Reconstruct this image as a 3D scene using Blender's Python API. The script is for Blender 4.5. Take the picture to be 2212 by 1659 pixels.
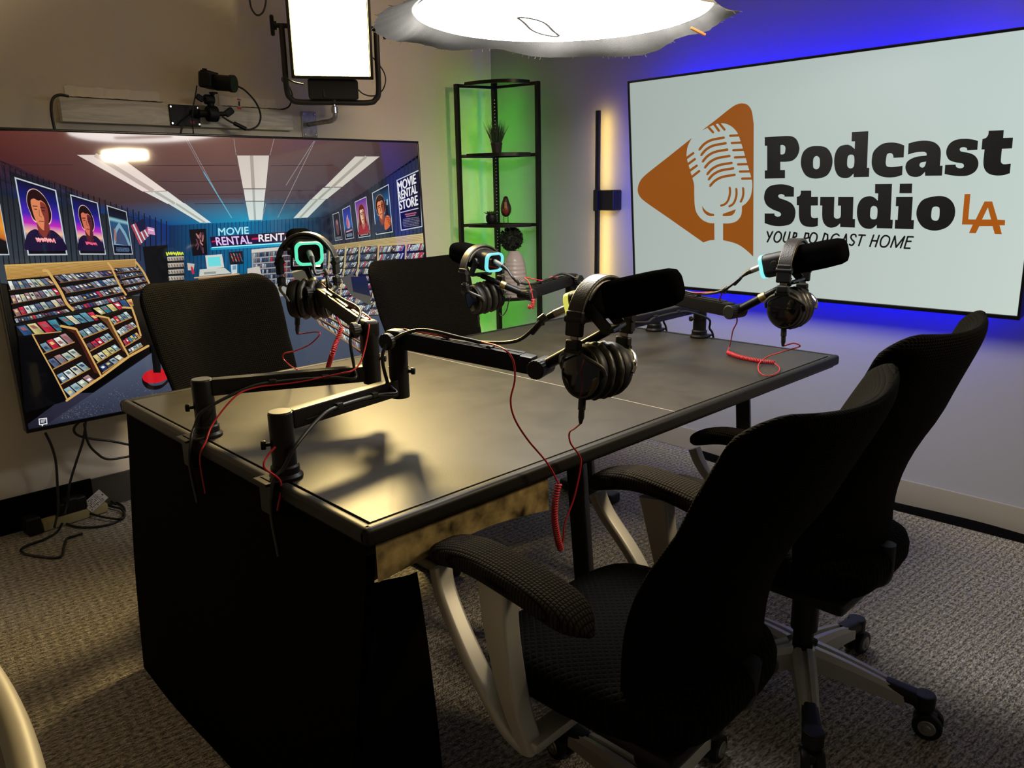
import bpy, bmesh, math, random
from math import sin, cos, pi, radians, sqrt
from mathutils import Vector, Matrix, Euler
from mathutils.geometry import tessellate_polygon

scene = bpy.context.scene
for o in list(bpy.data.objects):
    bpy.data.objects.remove(o)
random.seed(7)

# ------------------------------------------------------------------ camera, world, exposure
H = 1.33                                     # eye height
RX = Vector((0.71756719, 0.18505467, -0.67145521))
RY = Vector((-0.69623903, 0.16474515, -0.69864887))
RZ = Vector((-0.01866925, 0.96882083, 0.247058))
FPX, CX, CY = 1660.0, 1106.0, 829.5
EYE = Vector((0, 0, H))
cam_data = bpy.data.cameras.new('camera')
cam_data.sensor_width = 36.0
cam_data.lens = FPX / 2212 * 36.0
cam_data.clip_start = 0.02
cam = bpy.data.objects.new('view_camera', cam_data)
scene.collection.objects.link(cam)
cam.matrix_world = Matrix(((RX.x, RX.y, RX.z, 0), (RY.x, RY.y, RY.z, 0), (RZ.x, RZ.y, RZ.z, H), (0, 0, 0, 1)))
scene.camera = cam

world = bpy.data.worlds.new('room_dark')
world.use_nodes = True
world.node_tree.nodes['Background'].inputs[0].default_value = (0.9, 0.85, 0.75, 1)
world.node_tree.nodes['Background'].inputs[1].default_value = 0.08
scene.world = world
scene.view_settings.view_transform = 'Standard'
scene.view_settings.look = 'None'
scene.view_settings.exposure = 0.0
scene.view_settings.gamma = 1.0

# second warm studio lamp behind the camera; the photo shows its LEDs mirrored in the movie store screen
sl = bpy.data.lights.new('studio_lamp', 'AREA'); sl.shape = 'RECTANGLE'; sl.size = 0.33; sl.size_y = 0.33; sl.energy = 15.0; sl.color = (1.0, .80, .50); sl.spread = radians(86)
slo = bpy.data.objects.new('studio_lamp', sl); scene.collection.objects.link(slo)
slo.location = (2.34, -.22, 2.06); slo.rotation_euler = (Vector((1.0, 3.1, 1.08)) - Vector(slo.location)).to_track_quat('-Z', 'Y').to_euler()

SOFTBOX_POWER = 19.0
PANEL_POWER = 48.0
BLUE_POWER = 95.0
GREEN_POWER = 26.0
YELLOW_POWER = 22.0

# ------------------------------------------------------------------ rays from the eye (metres)
def ray(px, py):
    c = Vector((px - CX, -(py - CY), -FPX))
    return Vector((RX.dot(c), RY.dot(c), RZ.dot(c))).normalized()
def Pz(px, py, z):
    r = ray(px, py); return EYE + r * ((z - H) / r.z)
def Px(px, py, x):
    r = ray(px, py); return EYE + r * (x / r.x)
def Py(px, py, y):
    r = ray(px, py); return EYE + r * (y / r.y)
def Pd(px, py, d):
    return EYE + ray(px, py) * d

# ------------------------------------------------------------------ colours and materials
def s2l(c):
    c = c / 255.0
    return c / 12.92 if c <= 0.04045 else ((c + 0.055) / 1.055) ** 2.4
def S(r, g, b):
    return (s2l(r), s2l(g), s2l(b), 1.0)

def base_mat(name):
    m = bpy.data.materials.new(name); m.use_nodes = True
    nt = m.node_tree
    return m, nt, nt.nodes['Principled BSDF']

def mat(name, col, rough=0.5, metal=0.0, spec=0.5, emis=None, es=0.0, noise=0.0, nscale=40.0, bump=0.0, bscale=300.0, coat=0.0):
    m, nt, b = base_mat(name)
    col = tuple(col) + ((1.0,) if len(col) == 3 else ())
    b.inputs['Base Color'].default_value = col
    b.inputs['Roughness'].default_value = rough
    b.inputs['Metallic'].default_value = metal
    b.inputs['Specular IOR Level'].default_value = spec
    if coat:
        b.inputs['Coat Weight'].default_value = coat
        b.inputs['Coat Roughness'].default_value = 0.1
    if emis:
        b.inputs['Emission Color'].default_value = tuple(emis) + ((1.0,) if len(emis) == 3 else ())
        b.inputs['Emission Strength'].default_value = es
    if noise or bump:
        tc = nt.nodes.new('ShaderNodeTexCoord')
        if noise:
            n = nt.nodes.new('ShaderNodeTexNoise'); n.inputs['Scale'].default_value = nscale; n.inputs['Detail'].default_value = 4
            nt.links.new(tc.outputs['Object'], n.inputs['Vector'])
            r = nt.nodes.new('ShaderNodeValToRGB')
            r.color_ramp.elements[0].position = 0.3; r.color_ramp.elements[1].position = 0.7
            r.color_ramp.elements[0].color = tuple(c * (1 - noise) for c in col[:3]) + (1,)
            r.color_ramp.elements[1].color = tuple(min(1, c * (1 + noise)) for c in col[:3]) + (1,)
            nt.links.new(n.outputs['Fac'], r.inputs['Fac']); nt.links.new(r.outputs['Color'], b.inputs['Base Color'])
        if bump:
            n2 = nt.nodes.new('ShaderNodeTexNoise'); n2.inputs['Scale'].default_value = bscale; n2.inputs['Detail'].default_value = 3
            nt.links.new(tc.outputs['Object'], n2.inputs['Vector'])
            bp = nt.nodes.new('ShaderNodeBump'); bp.inputs['Strength'].default_value = bump; bp.inputs['Distance'].default_value = 0.002
            nt.links.new(n2.outputs['Fac'], bp.inputs['Height']); nt.links.new(bp.outputs['Normal'], b.inputs['Normal'])
    return m

def weave_mat(name, dark, light, pitch, rough=0.85, bump=0.8):
    """square woven fabric: raised cells between darker grooves"""
    m, nt, b = base_mat(name)
    b.inputs['Roughness'].default_value = rough
    b.inputs['Specular IOR Level'].default_value = 0.06
    tc = nt.nodes.new('ShaderNodeTexCoord')
    sep = nt.nodes.new('ShaderNodeSeparateXYZ'); nt.links.new(tc.outputs['UV'], sep.inputs[0])
    vals = []
    for ax in (0, 1):
        mu = nt.nodes.new('ShaderNodeMath'); mu.operation = 'MULTIPLY'; mu.inputs[1].default_value = 2 * pi / pitch
        nt.links.new(sep.outputs[ax], mu.inputs[0])
        si = nt.nodes.new('ShaderNodeMath'); si.operation = 'SINE'; nt.links.new(mu.outputs[0], si.inputs[0])
        ab = nt.nodes.new('ShaderNodeMath'); ab.operation = 'ABSOLUTE'; nt.links.new(si.outputs[0], ab.inputs[0])
        vals.append(ab)
    mn = nt.nodes.new('ShaderNodeMath'); mn.operation = 'MINIMUM'
    nt.links.new(vals[0].outputs[0], mn.inputs[0]); nt.links.new(vals[1].outputs[0], mn.inputs[1])
    rp = nt.nodes.new('ShaderNodeValToRGB'); rp.color_ramp.elements[0].position = 0.1; rp.color_ramp.elements[1].position = 0.6
    rp.color_ramp.elements[0].color = dark; rp.color_ramp.elements[1].color = light
    nt.links.new(mn.outputs[0], rp.inputs['Fac']); nt.links.new(rp.outputs['Color'], b.inputs['Base Color'])
    bp = nt.nodes.new('ShaderNodeBump'); bp.inputs['Strength'].default_value = bump; bp.inputs['Distance'].default_value = 0.0025
    nt.links.new(mn.outputs[0], bp.inputs['Height']); nt.links.new(bp.outputs['Normal'], b.inputs['Normal'])
    return m

def carpet_mat():
    m, nt, b = base_mat('carpet_loop')
    b.inputs['Roughness'].default_value = 0.95
    b.inputs['Specular IOR Level'].default_value = 0.1
    tc = nt.nodes.new('ShaderNodeTexCoord')
    mp = nt.nodes.new('ShaderNodeMapping'); mp.inputs['Rotation'].default_value[2] = radians(6)
    nt.links.new(tc.outputs['Object'], mp.inputs['Vector'])
    def wave(axis, scale, dist):
        w = nt.nodes.new('ShaderNodeTexWave'); w.wave_type = 'BANDS'; w.bands_direction = axis
        w.inputs['Scale'].default_value = scale; w.inputs['Distortion'].default_value = dist
        w.inputs['Detail'].default_value = 3; w.inputs['Detail Scale'].default_value = 6
        nt.links.new(mp.outputs['Vector'], w.inputs['Vector']); return w
    w1, w2 = wave('X', 10.0, 1.2), wave('Y', 13.0, 1.0)
    vo = nt.nodes.new('ShaderNodeTexVoronoi'); vo.inputs['Scale'].default_value = 210
    nt.links.new(mp.outputs['Vector'], vo.inputs['Vector'])
    no = nt.nodes.new('ShaderNodeTexNoise'); no.inputs['Scale'].default_value = 150; no.inputs['Detail'].default_value = 5
    m2 = nt.nodes.new('ShaderNodeMapping'); m2.inputs['Scale'].default_value = (0.45, 1.25, 1)
    nt.links.new(mp.outputs['Vector'], m2.inputs['Vector']); nt.links.new(m2.outputs['Vector'], no.inputs['Vector'])
    a = nt.nodes.new('ShaderNodeMath'); a.operation = 'MULTIPLY'; nt.links.new(w1.outputs['Fac'], a.inputs[0]); a.inputs[1].default_value = 0.05
    c = nt.nodes.new('ShaderNodeMath'); c.operation = 'MULTIPLY_ADD'; nt.links.new(w2.outputs['Fac'], c.inputs[0]); c.inputs[1].default_value = 0.09; nt.links.new(a.outputs[0], c.inputs[2])
    d = nt.nodes.new('ShaderNodeMath'); d.operation = 'MULTIPLY_ADD'; nt.links.new(no.outputs['Fac'], d.inputs[0]); d.inputs[1].default_value = 1.0; nt.links.new(c.outputs[0], d.inputs[2])
    rp = nt.nodes.new('ShaderNodeValToRGB')
    rp.color_ramp.elements[0].position = 0.42; rp.color_ramp.elements[1].position = 0.84
    rp.color_ramp.elements[0].color = (0.15, 0.132, 0.112, 1); rp.color_ramp.elements[1].color = (0.88, 0.81, 0.71, 1)
    nt.links.new(d.outputs[0], rp.inputs['Fac']); nt.links.new(rp.outputs['Color'], b.inputs['Base Color'])
    h = nt.nodes.new('ShaderNodeMath'); h.operation = 'MULTIPLY_ADD'; nt.links.new(vo.outputs['Distance'], h.inputs[0]); h.inputs[1].default_value = -0.8; nt.links.new(d.outputs[0], h.inputs[2])
    bp = nt.nodes.new('ShaderNodeBump'); bp.inputs['Strength'].default_value = 1.0; bp.inputs['Distance'].default_value = 0.006
    nt.links.new(h.outputs[0], bp.inputs['Height']); nt.links.new(bp.outputs['Normal'], b.inputs['Normal'])
    return m

def desk_mat():
    m, nt, b = base_mat('dark_laminate')
    tc = nt.nodes.new('ShaderNodeTexCoord')
    n = nt.nodes.new('ShaderNodeTexNoise'); n.inputs['Scale'].default_value = 7; n.inputs['Detail'].default_value = 8; n.inputs['Roughness'].default_value = 0.7
    nt.links.new(tc.outputs['Object'], n.inputs['Vector'])
    rp = nt.nodes.new('ShaderNodeValToRGB'); rp.color_ramp.elements[0].position = 0.3; rp.color_ramp.elements[1].position = 0.72
    rp.color_ramp.elements[0].color = (0.020, 0.017, 0.013, 1); rp.color_ramp.elements[1].color = (0.040, 0.034, 0.026, 1)
    nt.links.new(n.outputs['Fac'], rp.inputs['Fac'])
    v = nt.nodes.new('ShaderNodeTexNoise'); v.inputs['Scale'].default_value = 260; v.inputs['Detail'].default_value = 2
    nt.links.new(tc.outputs['Object'], v.inputs['Vector'])
    r2 = nt.nodes.new('ShaderNodeValToRGB'); r2.color_ramp.elements[0].position = 0.70; r2.color_ramp.elements[1].position = 0.80
    r2.color_ramp.elements[0].color = (0, 0, 0, 1); r2.color_ramp.elements[1].color = (0.5, 0.5, 0.5, 1)
    nt.links.new(v.outputs['Fac'], r2.inputs['Fac'])
    mx = nt.nodes.new('ShaderNodeMix'); mx.data_type = 'RGBA'
    nt.links.new(r2.outputs['Color'], mx.inputs['Factor']); nt.links.new(rp.outputs['Color'], mx.inputs['A'])
    mx.inputs['B'].default_value = (0.16, 0.14, 0.11, 1)
    nt.links.new(mx.outputs['Result'], b.inputs['Base Color'])
    mr = nt.nodes.new('ShaderNodeMapRange'); mr.inputs['To Min'].default_value = 0.40; mr.inputs['To Max'].default_value = 0.54
    nt.links.new(n.outputs['Fac'], mr.inputs['Value']); nt.links.new(mr.outputs['Result'], b.inputs['Roughness'])
    b.inputs['Specular IOR Level'].default_value = 0.34
    bp = nt.nodes.new('ShaderNodeBump'); bp.inputs['Strength'].default_value = 0.12; bp.inputs['Distance'].default_value = 0.001
    nt.links.new(v.outputs['Fac'], bp.inputs['Height']); nt.links.new(bp.outputs['Normal'], b.inputs['Normal'])
    return m

def wood_mat(name, c1, c2):
    m, nt, b = base_mat(name)
    tc = nt.nodes.new('ShaderNodeTexCoord'); mp = nt.nodes.new('ShaderNodeMapping')
    mp.inputs['Scale'].default_value = (1.2, 8, 14)
    nt.links.new(tc.outputs['Object'], mp.inputs['Vector'])
    w = nt.nodes.new('ShaderNodeTexNoise'); w.inputs['Scale'].default_value = 3.0; w.inputs['Detail'].default_value = 6; w.inputs['Distortion'].default_value = 1.6
    nt.links.new(mp.outputs['Vector'], w.inputs['Vector'])
    rp = nt.nodes.new('ShaderNodeValToRGB'); rp.color_ramp.elements[0].position = 0.35; rp.color_ramp.elements[1].position = 0.62
    rp.color_ramp.elements[0].color = c1; rp.color_ramp.elements[1].color = c2
    nt.links.new(w.outputs['Fac'], rp.inputs['Fac']); nt.links.new(rp.outputs['Color'], b.inputs['Base Color'])
    b.inputs['Roughness'].default_value = 0.6
    return m

def screen_mat(name, strength, rough=0.12):
    m, nt, b = base_mat(name)
    at = nt.nodes.new('ShaderNodeAttribute'); at.attribute_name = 'picture'
    b.inputs['Base Color'].default_value = (0.004, 0.004, 0.004, 1)
    b.inputs['Roughness'].default_value = rough
    nt.links.new(at.outputs['Color'], b.inputs['Emission Color'])
    b.inputs['Emission Strength'].default_value = strength
    return m

M = {}
M['carpet'] = carpet_mat()
M['wall_warm'] = mat('beige_paint', (0.80, 0.70, 0.56), 0.75, spec=0.25, bump=0.06, bscale=180)
M['wall_grey'] = mat('light_grey_paint', (0.42, 0.42, 0.44), 0.75, spec=0.25, bump=0.06, bscale=180)
M['ceiling'] = mat('ceiling_paint', (0.50, 0.46, 0.40), 0.9)
M['base_dark'] = mat('dark_vinyl', (0.06, 0.052, 0.040), 0.5)
M['base_light'] = mat('beige_vinyl', (0.42, 0.38, 0.31), 0.5)
M['desk'] = desk_mat()
M['trim'] = mat('black_vinyl_edge', (0.009, 0.0078, 0.0065), 0.48, spec=0.3)
M['black_cloth'] = mat('black_cloth', (0.0035, 0.003, 0.003), 0.95, spec=0.05)
M['mottled'] = mat('mottled_brown_laminate', (0.22, 0.16, 0.065), 0.5, noise=0.9, nscale=22)
M['metal_black'] = mat('black_powder_coat', (0.008, 0.008, 0.0075), 0.38, spec=0.5)
M['arm_black'] = mat('satin_black_aluminium', (0.0045, 0.0042, 0.004), 0.40, spec=0.25)
M['arm_cap'] = mat('grey_satin_cap', (0.05, 0.047, 0.04), 0.35, metal=0.3)
M['plastic'] = mat('black_plastic', (0.005, 0.005, 0.005), 0.5, spec=0.35)
M['gloss'] = mat('gloss_black', (0.003, 0.003, 0.003), 0.08, spec=0.7)
M['foam'] = mat('black_foam', (0.0025, 0.0025, 0.0025), 1.0, spec=0.0, bump=0.6, bscale=500)
M['leather'] = mat('black_leatherette', (0.020, 0.018, 0.015), 0.42, spec=0.5, bump=0.3, bscale=260)
M['pad'] = mat('ear_pad_leatherette', (0.014, 0.012, 0.009), 0.40, spec=0.5, bump=0.35, bscale=120)
M['chrome'] = mat('polished_metal', (0.55, 0.54, 0.52), 0.2, metal=1.0)
M['steel'] = mat('zinc_plate', (0.35, 0.33, 0.30), 0.4, metal=0.8, noise=0.3, nscale=30)
M['brass'] = mat('brass_ring', (0.55, 0.40, 0.15), 0.35, metal=0.9)
M['silver'] = mat('silver_painted_plastic', (0.55, 0.53, 0.47), 0.42, metal=0.35)
M['red_cable'] = mat('red_rubber', (0.42, 0.016, 0.022), 0.45)
M['black_cable'] = mat('black_rubber', (0.008, 0.008, 0.008), 0.4)
M['beige_cable'] = mat('beige_rubber', (0.42, 0.36, 0.22), 0.5)
M['beige_plastic'] = mat('beige_plastic', (0.40, 0.34, 0.16), 0.5)
M['pine'] = wood_mat('white_washed_pine', (0.58, 0.52, 0.40, 1), (0.82, 0.76, 0.62, 1))
M['tape'] = mat('cream_tape', (0.85, 0.78, 0.66), 0.55)
M['paper'] = mat('white_paper', (0.55, 0.53, 0.50), 0.8)
M['ink'] = mat('dark_print', (0.03, 0.025, 0.02), 0.8)
M['red_paint'] = mat('red_print', (0.5, 0.02, 0.02), 0.6)
M['fabric_grey'] = mat('grey_diffusion_cloth', (0.22, 0.215, 0.205), 0.95, spec=0.1, bump=0.4, bscale=400)
M['orange'] = mat('orange_wood', (0.30, 0.10, 0.012), 0.6)
M['shelf_black'] = mat('dark_bronze_metal', (0.012, 0.009, 0.007), 0.35, metal=0.4)
M['glass'] = mat('smoked_glass', (0.02, 0.02, 0.02), 0.05)
M['leaf'] = mat('grass_leaf', (0.05, 0.10, 0.03), 0.6, noise=0.5, nscale=60)
M['leaf_dark'] = mat('boxwood_leaf', (0.012, 0.016, 0.008), 0.7)
M['pot'] = mat('dark_brown_pot', (0.03, 0.02, 0.014), 0.6)
M['vase'] = mat('blush_white_ceramic', (0.55, 0.47, 0.43), 0.25)
M['bird_dark'] = mat('bird_dark_brown', (0.035, 0.014, 0.008), 0.4)
M['bird_red'] = mat('bird_red_brown', (0.22, 0.035, 0.015), 0.4)
M['bird_tan'] = mat('bird_tan', (0.35, 0.20, 0.07), 0.4)
M['chair_fabric'] = weave_mat('black_brown_weave', (0.0010, 0.0008, 0.0006, 1), (0.0046, 0.0034, 0.0020, 1), 0.013)
M['seat_fabric'] = weave_mat('charcoal_seat_weave', (0.007, 0.0065, 0.0055, 1), (0.0020, 0.0018, 0.0016, 1), 0.024)
M['arm_fabric'] = weave_mat('arm_pad_weave', (0.006, 0.005, 0.004, 1), (0.032, 0.027, 0.020, 1), 0.014)
M['tan'] = mat('tan_leatherette', (0.16, 0.105, 0.05), 0.6)
M['tan_edge'] = mat('pale_piping', (0.36, 0.31, 0.21), 0.5)
M['bezel'] = mat('black_bezel', (0.004, 0.004, 0.0045), 0.25, spec=0.5)
M['soft_emit'] = mat('lit_diffuser', (0.8, 0.8, 0.8), 0.8, emis=(1.0, 0.975, 0.93), es=SOFTBOX_POWER)
M['panel_emit'] = mat('lit_led_diffuser', (0.8, 0.8, 0.8), 0.8, emis=(1.0, 0.84, 0.52), es=4.0)
M['panel_body'] = mat('charcoal_lamp_body', (0.030, 0.026, 0.020), 0.45)
M['blue_emit'] = mat('blue_led', (0, 0, 0), 0.8, emis=(0.0, 0.0, 1.0), es=BLUE_POWER)
M['green_emit'] = mat('green_led', (0, 0, 0), 0.8, emis=(0.12, 1.0, 0.03), es=GREEN_POWER)
M['yellow_emit'] = mat('warm_yellow_led', (0, 0, 0), 0.8, emis=(1.0, 0.68, 0.10), es=YELLOW_POWER)
M['dot_emit'] = mat('tiny_led_bulb', (0, 0, 0), 0.8, emis=(0.75, 1.0, 0.6), es=0.5)

# ------------------------------------------------------------------ mesh helpers
class MB:
    """collects vertices and faces, then links them as one mesh object"""
    def __init__(s):
        s.v = []; s.f = []; s.m = []; s.uv = {}
    def add(s, verts, faces, mi=0):
        b = len(s.v); s.v += [Vector(p) for p in verts]
        for f in faces:
            s.f.append(tuple(i + b for i in f)); s.m.append(mi)
        return b
    def rbox(s, c, size, bev=0.0, seg=2, mtx=None, mi=0):
        bm = bmesh.new(); bmesh.ops.create_cube(bm, size=1.0)
        for v in bm.verts:
            v.co = Vector((v.co.x * size[0], v.co.y * size[1], v.co.z * size[2]))
        if bev > 0:
            bmesh.ops.bevel(bm, geom=list(bm.edges), offset=min(bev, min(size) * 0.49), segments=seg, profile=0.5, affect='EDGES')
        t = Matrix.Translation(Vector(c))
        if mtx is not None: t = t @ mtx.to_4x4()
        bm.verts.index_update()
        s.add([t @ v.co for v in bm.verts], [[v.index for v in f.verts] for f in bm.faces], mi); bm.free()
        return s
    def loft(s, rings, cap=True, closed=False, mi=0):
        n = len(rings[0]); b = len(s.v)
        for r in rings: s.v += [Vector(p) for p in r]
        k = len(rings)
        for i in range(k if closed else k - 1):
            a0 = b + i * n; a1 = b + ((i + 1) % k) * n
            for j in range(n):
                s.f.append((a0 + j, a0 + (j + 1) % n, a1 + (j + 1) % n, a1 + j)); s.m.append(mi)
        if cap and not closed:
            s.f.append(tuple(b + j for j in reversed(range(n)))); s.m.append(mi)
            s.f.append(tuple(b + (k - 1) * n + j for j in range(n))); s.m.append(mi)
        return s
    def tube(s, pts, r, n=8, cap=True, mi=0, closed=False):
        pts = [Vector(p) for p in pts]; k = len(pts)
        rr = r if isinstance(r, (list, tuple)) else [r] * k
        tang = []
        for i in range(k):
            if closed: t = pts[(i + 1) % k] - pts[i - 1]
            else: t = pts[min(i + 1, k - 1)] - pts[max(i - 1, 0)]
            tang.append(t.normalized() if t.length > 1e-9 else Vector((0, 0, 1)))
        up = Vector((0, 0, 1)) if abs(tang[0].z) < 0.9 else Vector((1, 0, 0))
        nrm = (up - tang[0] * up.dot(tang[0])).normalized()
        rings = []
        for i in range(k):
            nrm = nrm - tang[i] * nrm.dot(tang[i])
            if nrm.length < 1e-6: nrm = tang[i].orthogonal()
            nrm.normalize(); bi = tang[i].cross(nrm)
            rings.append([pts[i] + (nrm * cos(2 * pi * j / n) + bi * sin(2 * pi * j / n)) * rr[i] for j in range(n)])
        return s.loft(rings, cap, closed, mi)
    def cyl(s, a, b, r, n=20, r2=None, mi=0, bev=0.0):
        a, b = Vector(a), Vector(b); r2 = r if r2 is None else r2
        if bev:
            d = (b - a).normalized() * bev
            return s.tube([a, a + d * .3, a + d, b - d, b - d * .3, b], [r - bev, r - bev * .3, r, r2, r2 - bev * .3, r2 - bev], n, True, mi)
        return s.tube([a, b], [r, r2], n, True, mi)
    def lathe(s, prof, c=(0, 0, 0), n=24, mtx=None, mi=0, cap=True):
        c = Vector(c); mm = mtx if mtx is not None else Matrix.Identity(3)
        rings = [[c + mm @ Vector((r * cos(2 * pi * j / n), r * sin(2 * pi * j / n), z)) for j in range(n)] for r, z in prof]
        return s.loft(rings, cap, False, mi)
    def grid(s, fn, nu, nv, mi=0, uvfn=None):
        b = len(s.v)
        for i in range(nu + 1):
            for j in range(nv + 1):
                s.v.append(Vector(fn(i / nu, j / nv)))
        for i in range(nu):
            for j in range(nv):
                a = b + i * (nv + 1) + j
                s.f.append((a, a + nv + 1, a + nv + 2, a + 1)); s.m.append(mi)
        return s
    def build(s, name, mats, parent=None, sharp=38, loc=None, uv=None, label=None):
        me = bpy.data.meshes.new(name)
        vs = s.v
        if parent is not None and loc == 'world':
            inv = parent.matrix_basis.inverted()
            p = parent.parent
            while p is not None:
                inv = inv @ p.matrix_basis.inverted(); p = p.parent
            vs = [inv @ v for v in vs]
        me.from_pydata([tuple(v) for v in vs], [], s.f)
        if not isinstance(mats, (list, tuple)): mats = [mats]
        for m in mats: me.materials.append(M[m] if isinstance(m, str) else m)
        me.polygons.foreach_set('material_index', s.m)
        bm = bmesh.new(); bm.from_mesh(me); bmesh.ops.recalc_face_normals(bm, faces=bm.faces); bm.to_mesh(me); bm.free()
        me.polygons.foreach_set('use_smooth', [True] * len(me.polygons))
        me.set_sharp_from_angle(angle=radians(sharp))
        if uv:
            l = me.uv_layers.new(name='UVMap')
            for poly in me.polygons:
                for li in poly.loop_indices:
                    l.data[li].uv = uv(me.vertices[me.loops[li].vertex_index].co)
        o = bpy.data.objects.new(name, me); scene.collection.objects.link(o)
        if parent is not None: o.parent = parent
        if label: o['label'] = label
        if len(me.polygons) < 6000:
            wn = o.modifiers.new('weighted_normals', 'WEIGHTED_NORMAL'); wn.keep_sharp = True
        return o

def tag(o, label, cat, group=None):
    o['label'] = label; o['category'] = cat
    if group: o['group'] = group
    return o
def struct(o):
    o['kind'] = 'structure'; return o
def thing(name, label, cat, loc=(0, 0, 0), rz=0.0, group=None):
    o = bpy.data.objects.new(name, None); scene.collection.objects.link(o)
    o.empty_display_size = 0.05
    o.location = loc; o.rotation_euler = (0, 0, rz)
    o.matrix_basis = Matrix.Translation(Vector(loc)) @ Matrix.Rotation(rz, 4, 'Z')
    return tag(o, label, cat, group)
def place(o, loc, mtx, scale=1.0):
    o.matrix_basis = Matrix.Translation(Vector(loc)) @ mtx.to_4x4() @ Matrix.Scale(scale, 4)
def copy_tree(o, parent=None):
    c = o.copy(); scene.collection.objects.link(c)
    if parent is not None: c.parent = parent
    for ch in list(o.children): copy_tree(ch, c)
    return c
def crom(pts, n=8, closed=False):
    pts = [Vector(p) for p in pts]; k = len(pts); out = []
    for i in range(k if closed else k - 1):
        p1, p2 = pts[i], pts[(i + 1) % k]
        p0 = pts[i - 1] if (i > 0 or closed) else p1 * 2 - p2
        p3 = pts[(i + 2) % k] if (i + 2 < k or closed) else p2 * 2 - p1
        for j in range(n):
            t = j / n
            out.append(0.5 * ((2 * p1) + (p2 - p0) * t + (2 * p0 - 5 * p1 + 4 * p2 - p3) * t * t + (3 * p1 - p0 - 3 * p2 + p3) * t ** 3))
    if not closed: out.append(pts[-1])
    return out
def coil(path, R=0.0062, pitch=0.0056):
    """helix wound around a path"""
    path = crom(path, 12); segs = [(path[i + 1] - path[i]).length for i in range(len(path) - 1)]
    L = sum(segs); N = int(L / pitch * 10); out = []
    for k in range(N + 1):
        s = L * k / N; i = 0
        while i < len(segs) - 1 and s > segs[i]: s -= segs[i]; i += 1
        t = (path[i + 1] - path[i]).normalized(); p = path[i] + t * s
        a = t.orthogonal().normalized() if abs(t.x) > 0.99 else (Vector((1, 0, 0)) - t * t.x).normalized()
        b = t.cross(a); ph = 2 * pi * k / 10
        out.append(p + (a * cos(ph) + b * sin(ph)) * R)
    return out
def rrect(w, h, r, n=5):
    out = []
    for cx, cy, a0 in ((w / 2 - r, h / 2 - r, 0), (-w / 2 + r, h / 2 - r, pi / 2), (-w / 2 + r, -h / 2 + r, pi), (w / 2 - r, -h / 2 + r, 1.5 * pi)):
        for k in range(n + 1):
            a = a0 + pi / 2 * k / n
            out.append((cx + r * cos(a), cy + r * sin(a)))
    return out
def bar(mb, a, b, w, h, bev=0.003, up=Vector((0, 0, 1)), mi=0):
    a, b = Vector(a), Vector(b); d = (b - a); L = d.length; d.normalize()
    side = up.cross(d).normalized(); u2 = d.cross(side)
    m = Matrix((d, side, u2)).transposed()
    mb.rbox((a + b) / 2, (L, w, h), bev, 2, m, mi)

# ------------------------------------------------------------------ room
WX, WY, ZC = 3.28, 3.54, 2.75
struct(MB().rbox((1.2, 1.2, -0.05), (6.4, 6.4, 0.1)).build('floor', 'carpet'))
struct(MB().rbox((0.66, WY + 0.05, ZC / 2), (5.26, 0.1, ZC)).build('wall_left', 'wall_warm'))
struct(MB().rbox((WX + 0.05, 1.0, ZC / 2), (0.1, 5.16, ZC)).build('wall_right', 'wall_grey'))
struct(MB().rbox((0.66, 1.0, ZC + 0.05), (5.3, 5.2, 0.1)).build('ceiling', 'ceiling'))
struct(MB().rbox((0.6, WY - 0.006, 0.07), (5.1, 0.012, 0.14), 0.004).build('baseboard_left', 'base_dark'))
struct(MB().rbox((WX - 0.006, 1.0, 0.057), (0.012, 4.9, 0.114), 0.004).build('baseboard_right', 'base_light'))

# ------------------------------------------------------------------ desk
DX0, DX1, DY0, DY1, DZ = 0.680, 2.635, 1.090, 2.382, 0.745
SEAM = 1.675
desk = thing('desk', 'large dark laminate conference desk of two joined tops carrying four microphone arms', 'desk', ((DX0 + DX1) / 2, (DY0 + DY1) / 2, 0))
tw = 0.026
for a, b in ((DX0 + tw + .003, SEAM - .0011), (SEAM + .0011, DX1 - tw - .003)):
    MB().rbox(((a + b) / 2, (DY0 + DY1) / 2, DZ - .016), (b - a, DY1 - DY0 - 2 * tw - .006, .030), .0012).build('tabletop', 'desk', desk, loc='world')
MB().rbox((SEAM, (DY0 + DY1) / 2, DZ - .0052), (.0022, DY1 - DY0 - 2 * tw - .008, .009)).build('seam_strip', 'base_light', desk, loc='world', label='thin pale seam between the two desk tops')
mb = MB()
mb.rbox(((DX0 + DX1) / 2, DY0 + tw / 2, DZ - .017), (DX1 - DX0, tw, .036), .010, 4)
mb.rbox(((DX0 + DX1) / 2, DY1 - tw / 2, DZ - .017), (DX1 - DX0, tw, .036), .010, 4)
mb.rbox((DX0 + tw / 2, (DY0 + DY1) / 2, DZ - .017), (tw, DY1 - DY0, .036), .010, 4)
mb.rbox((DX1 - tw / 2, (DY0 + DY1) / 2, DZ - .017), (tw, DY1 - DY0, .036), .010, 4)
mb.rbox(((DX0 + DX1) / 2, (DY0 + DY1) / 2, DZ - .036), (DX1 - DX0 - .03, DY1 - DY0 - .03, .012))
mb.build('edge_trim', 'trim', desk, loc='world', label='rounded black vinyl edge of the desk')
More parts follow.
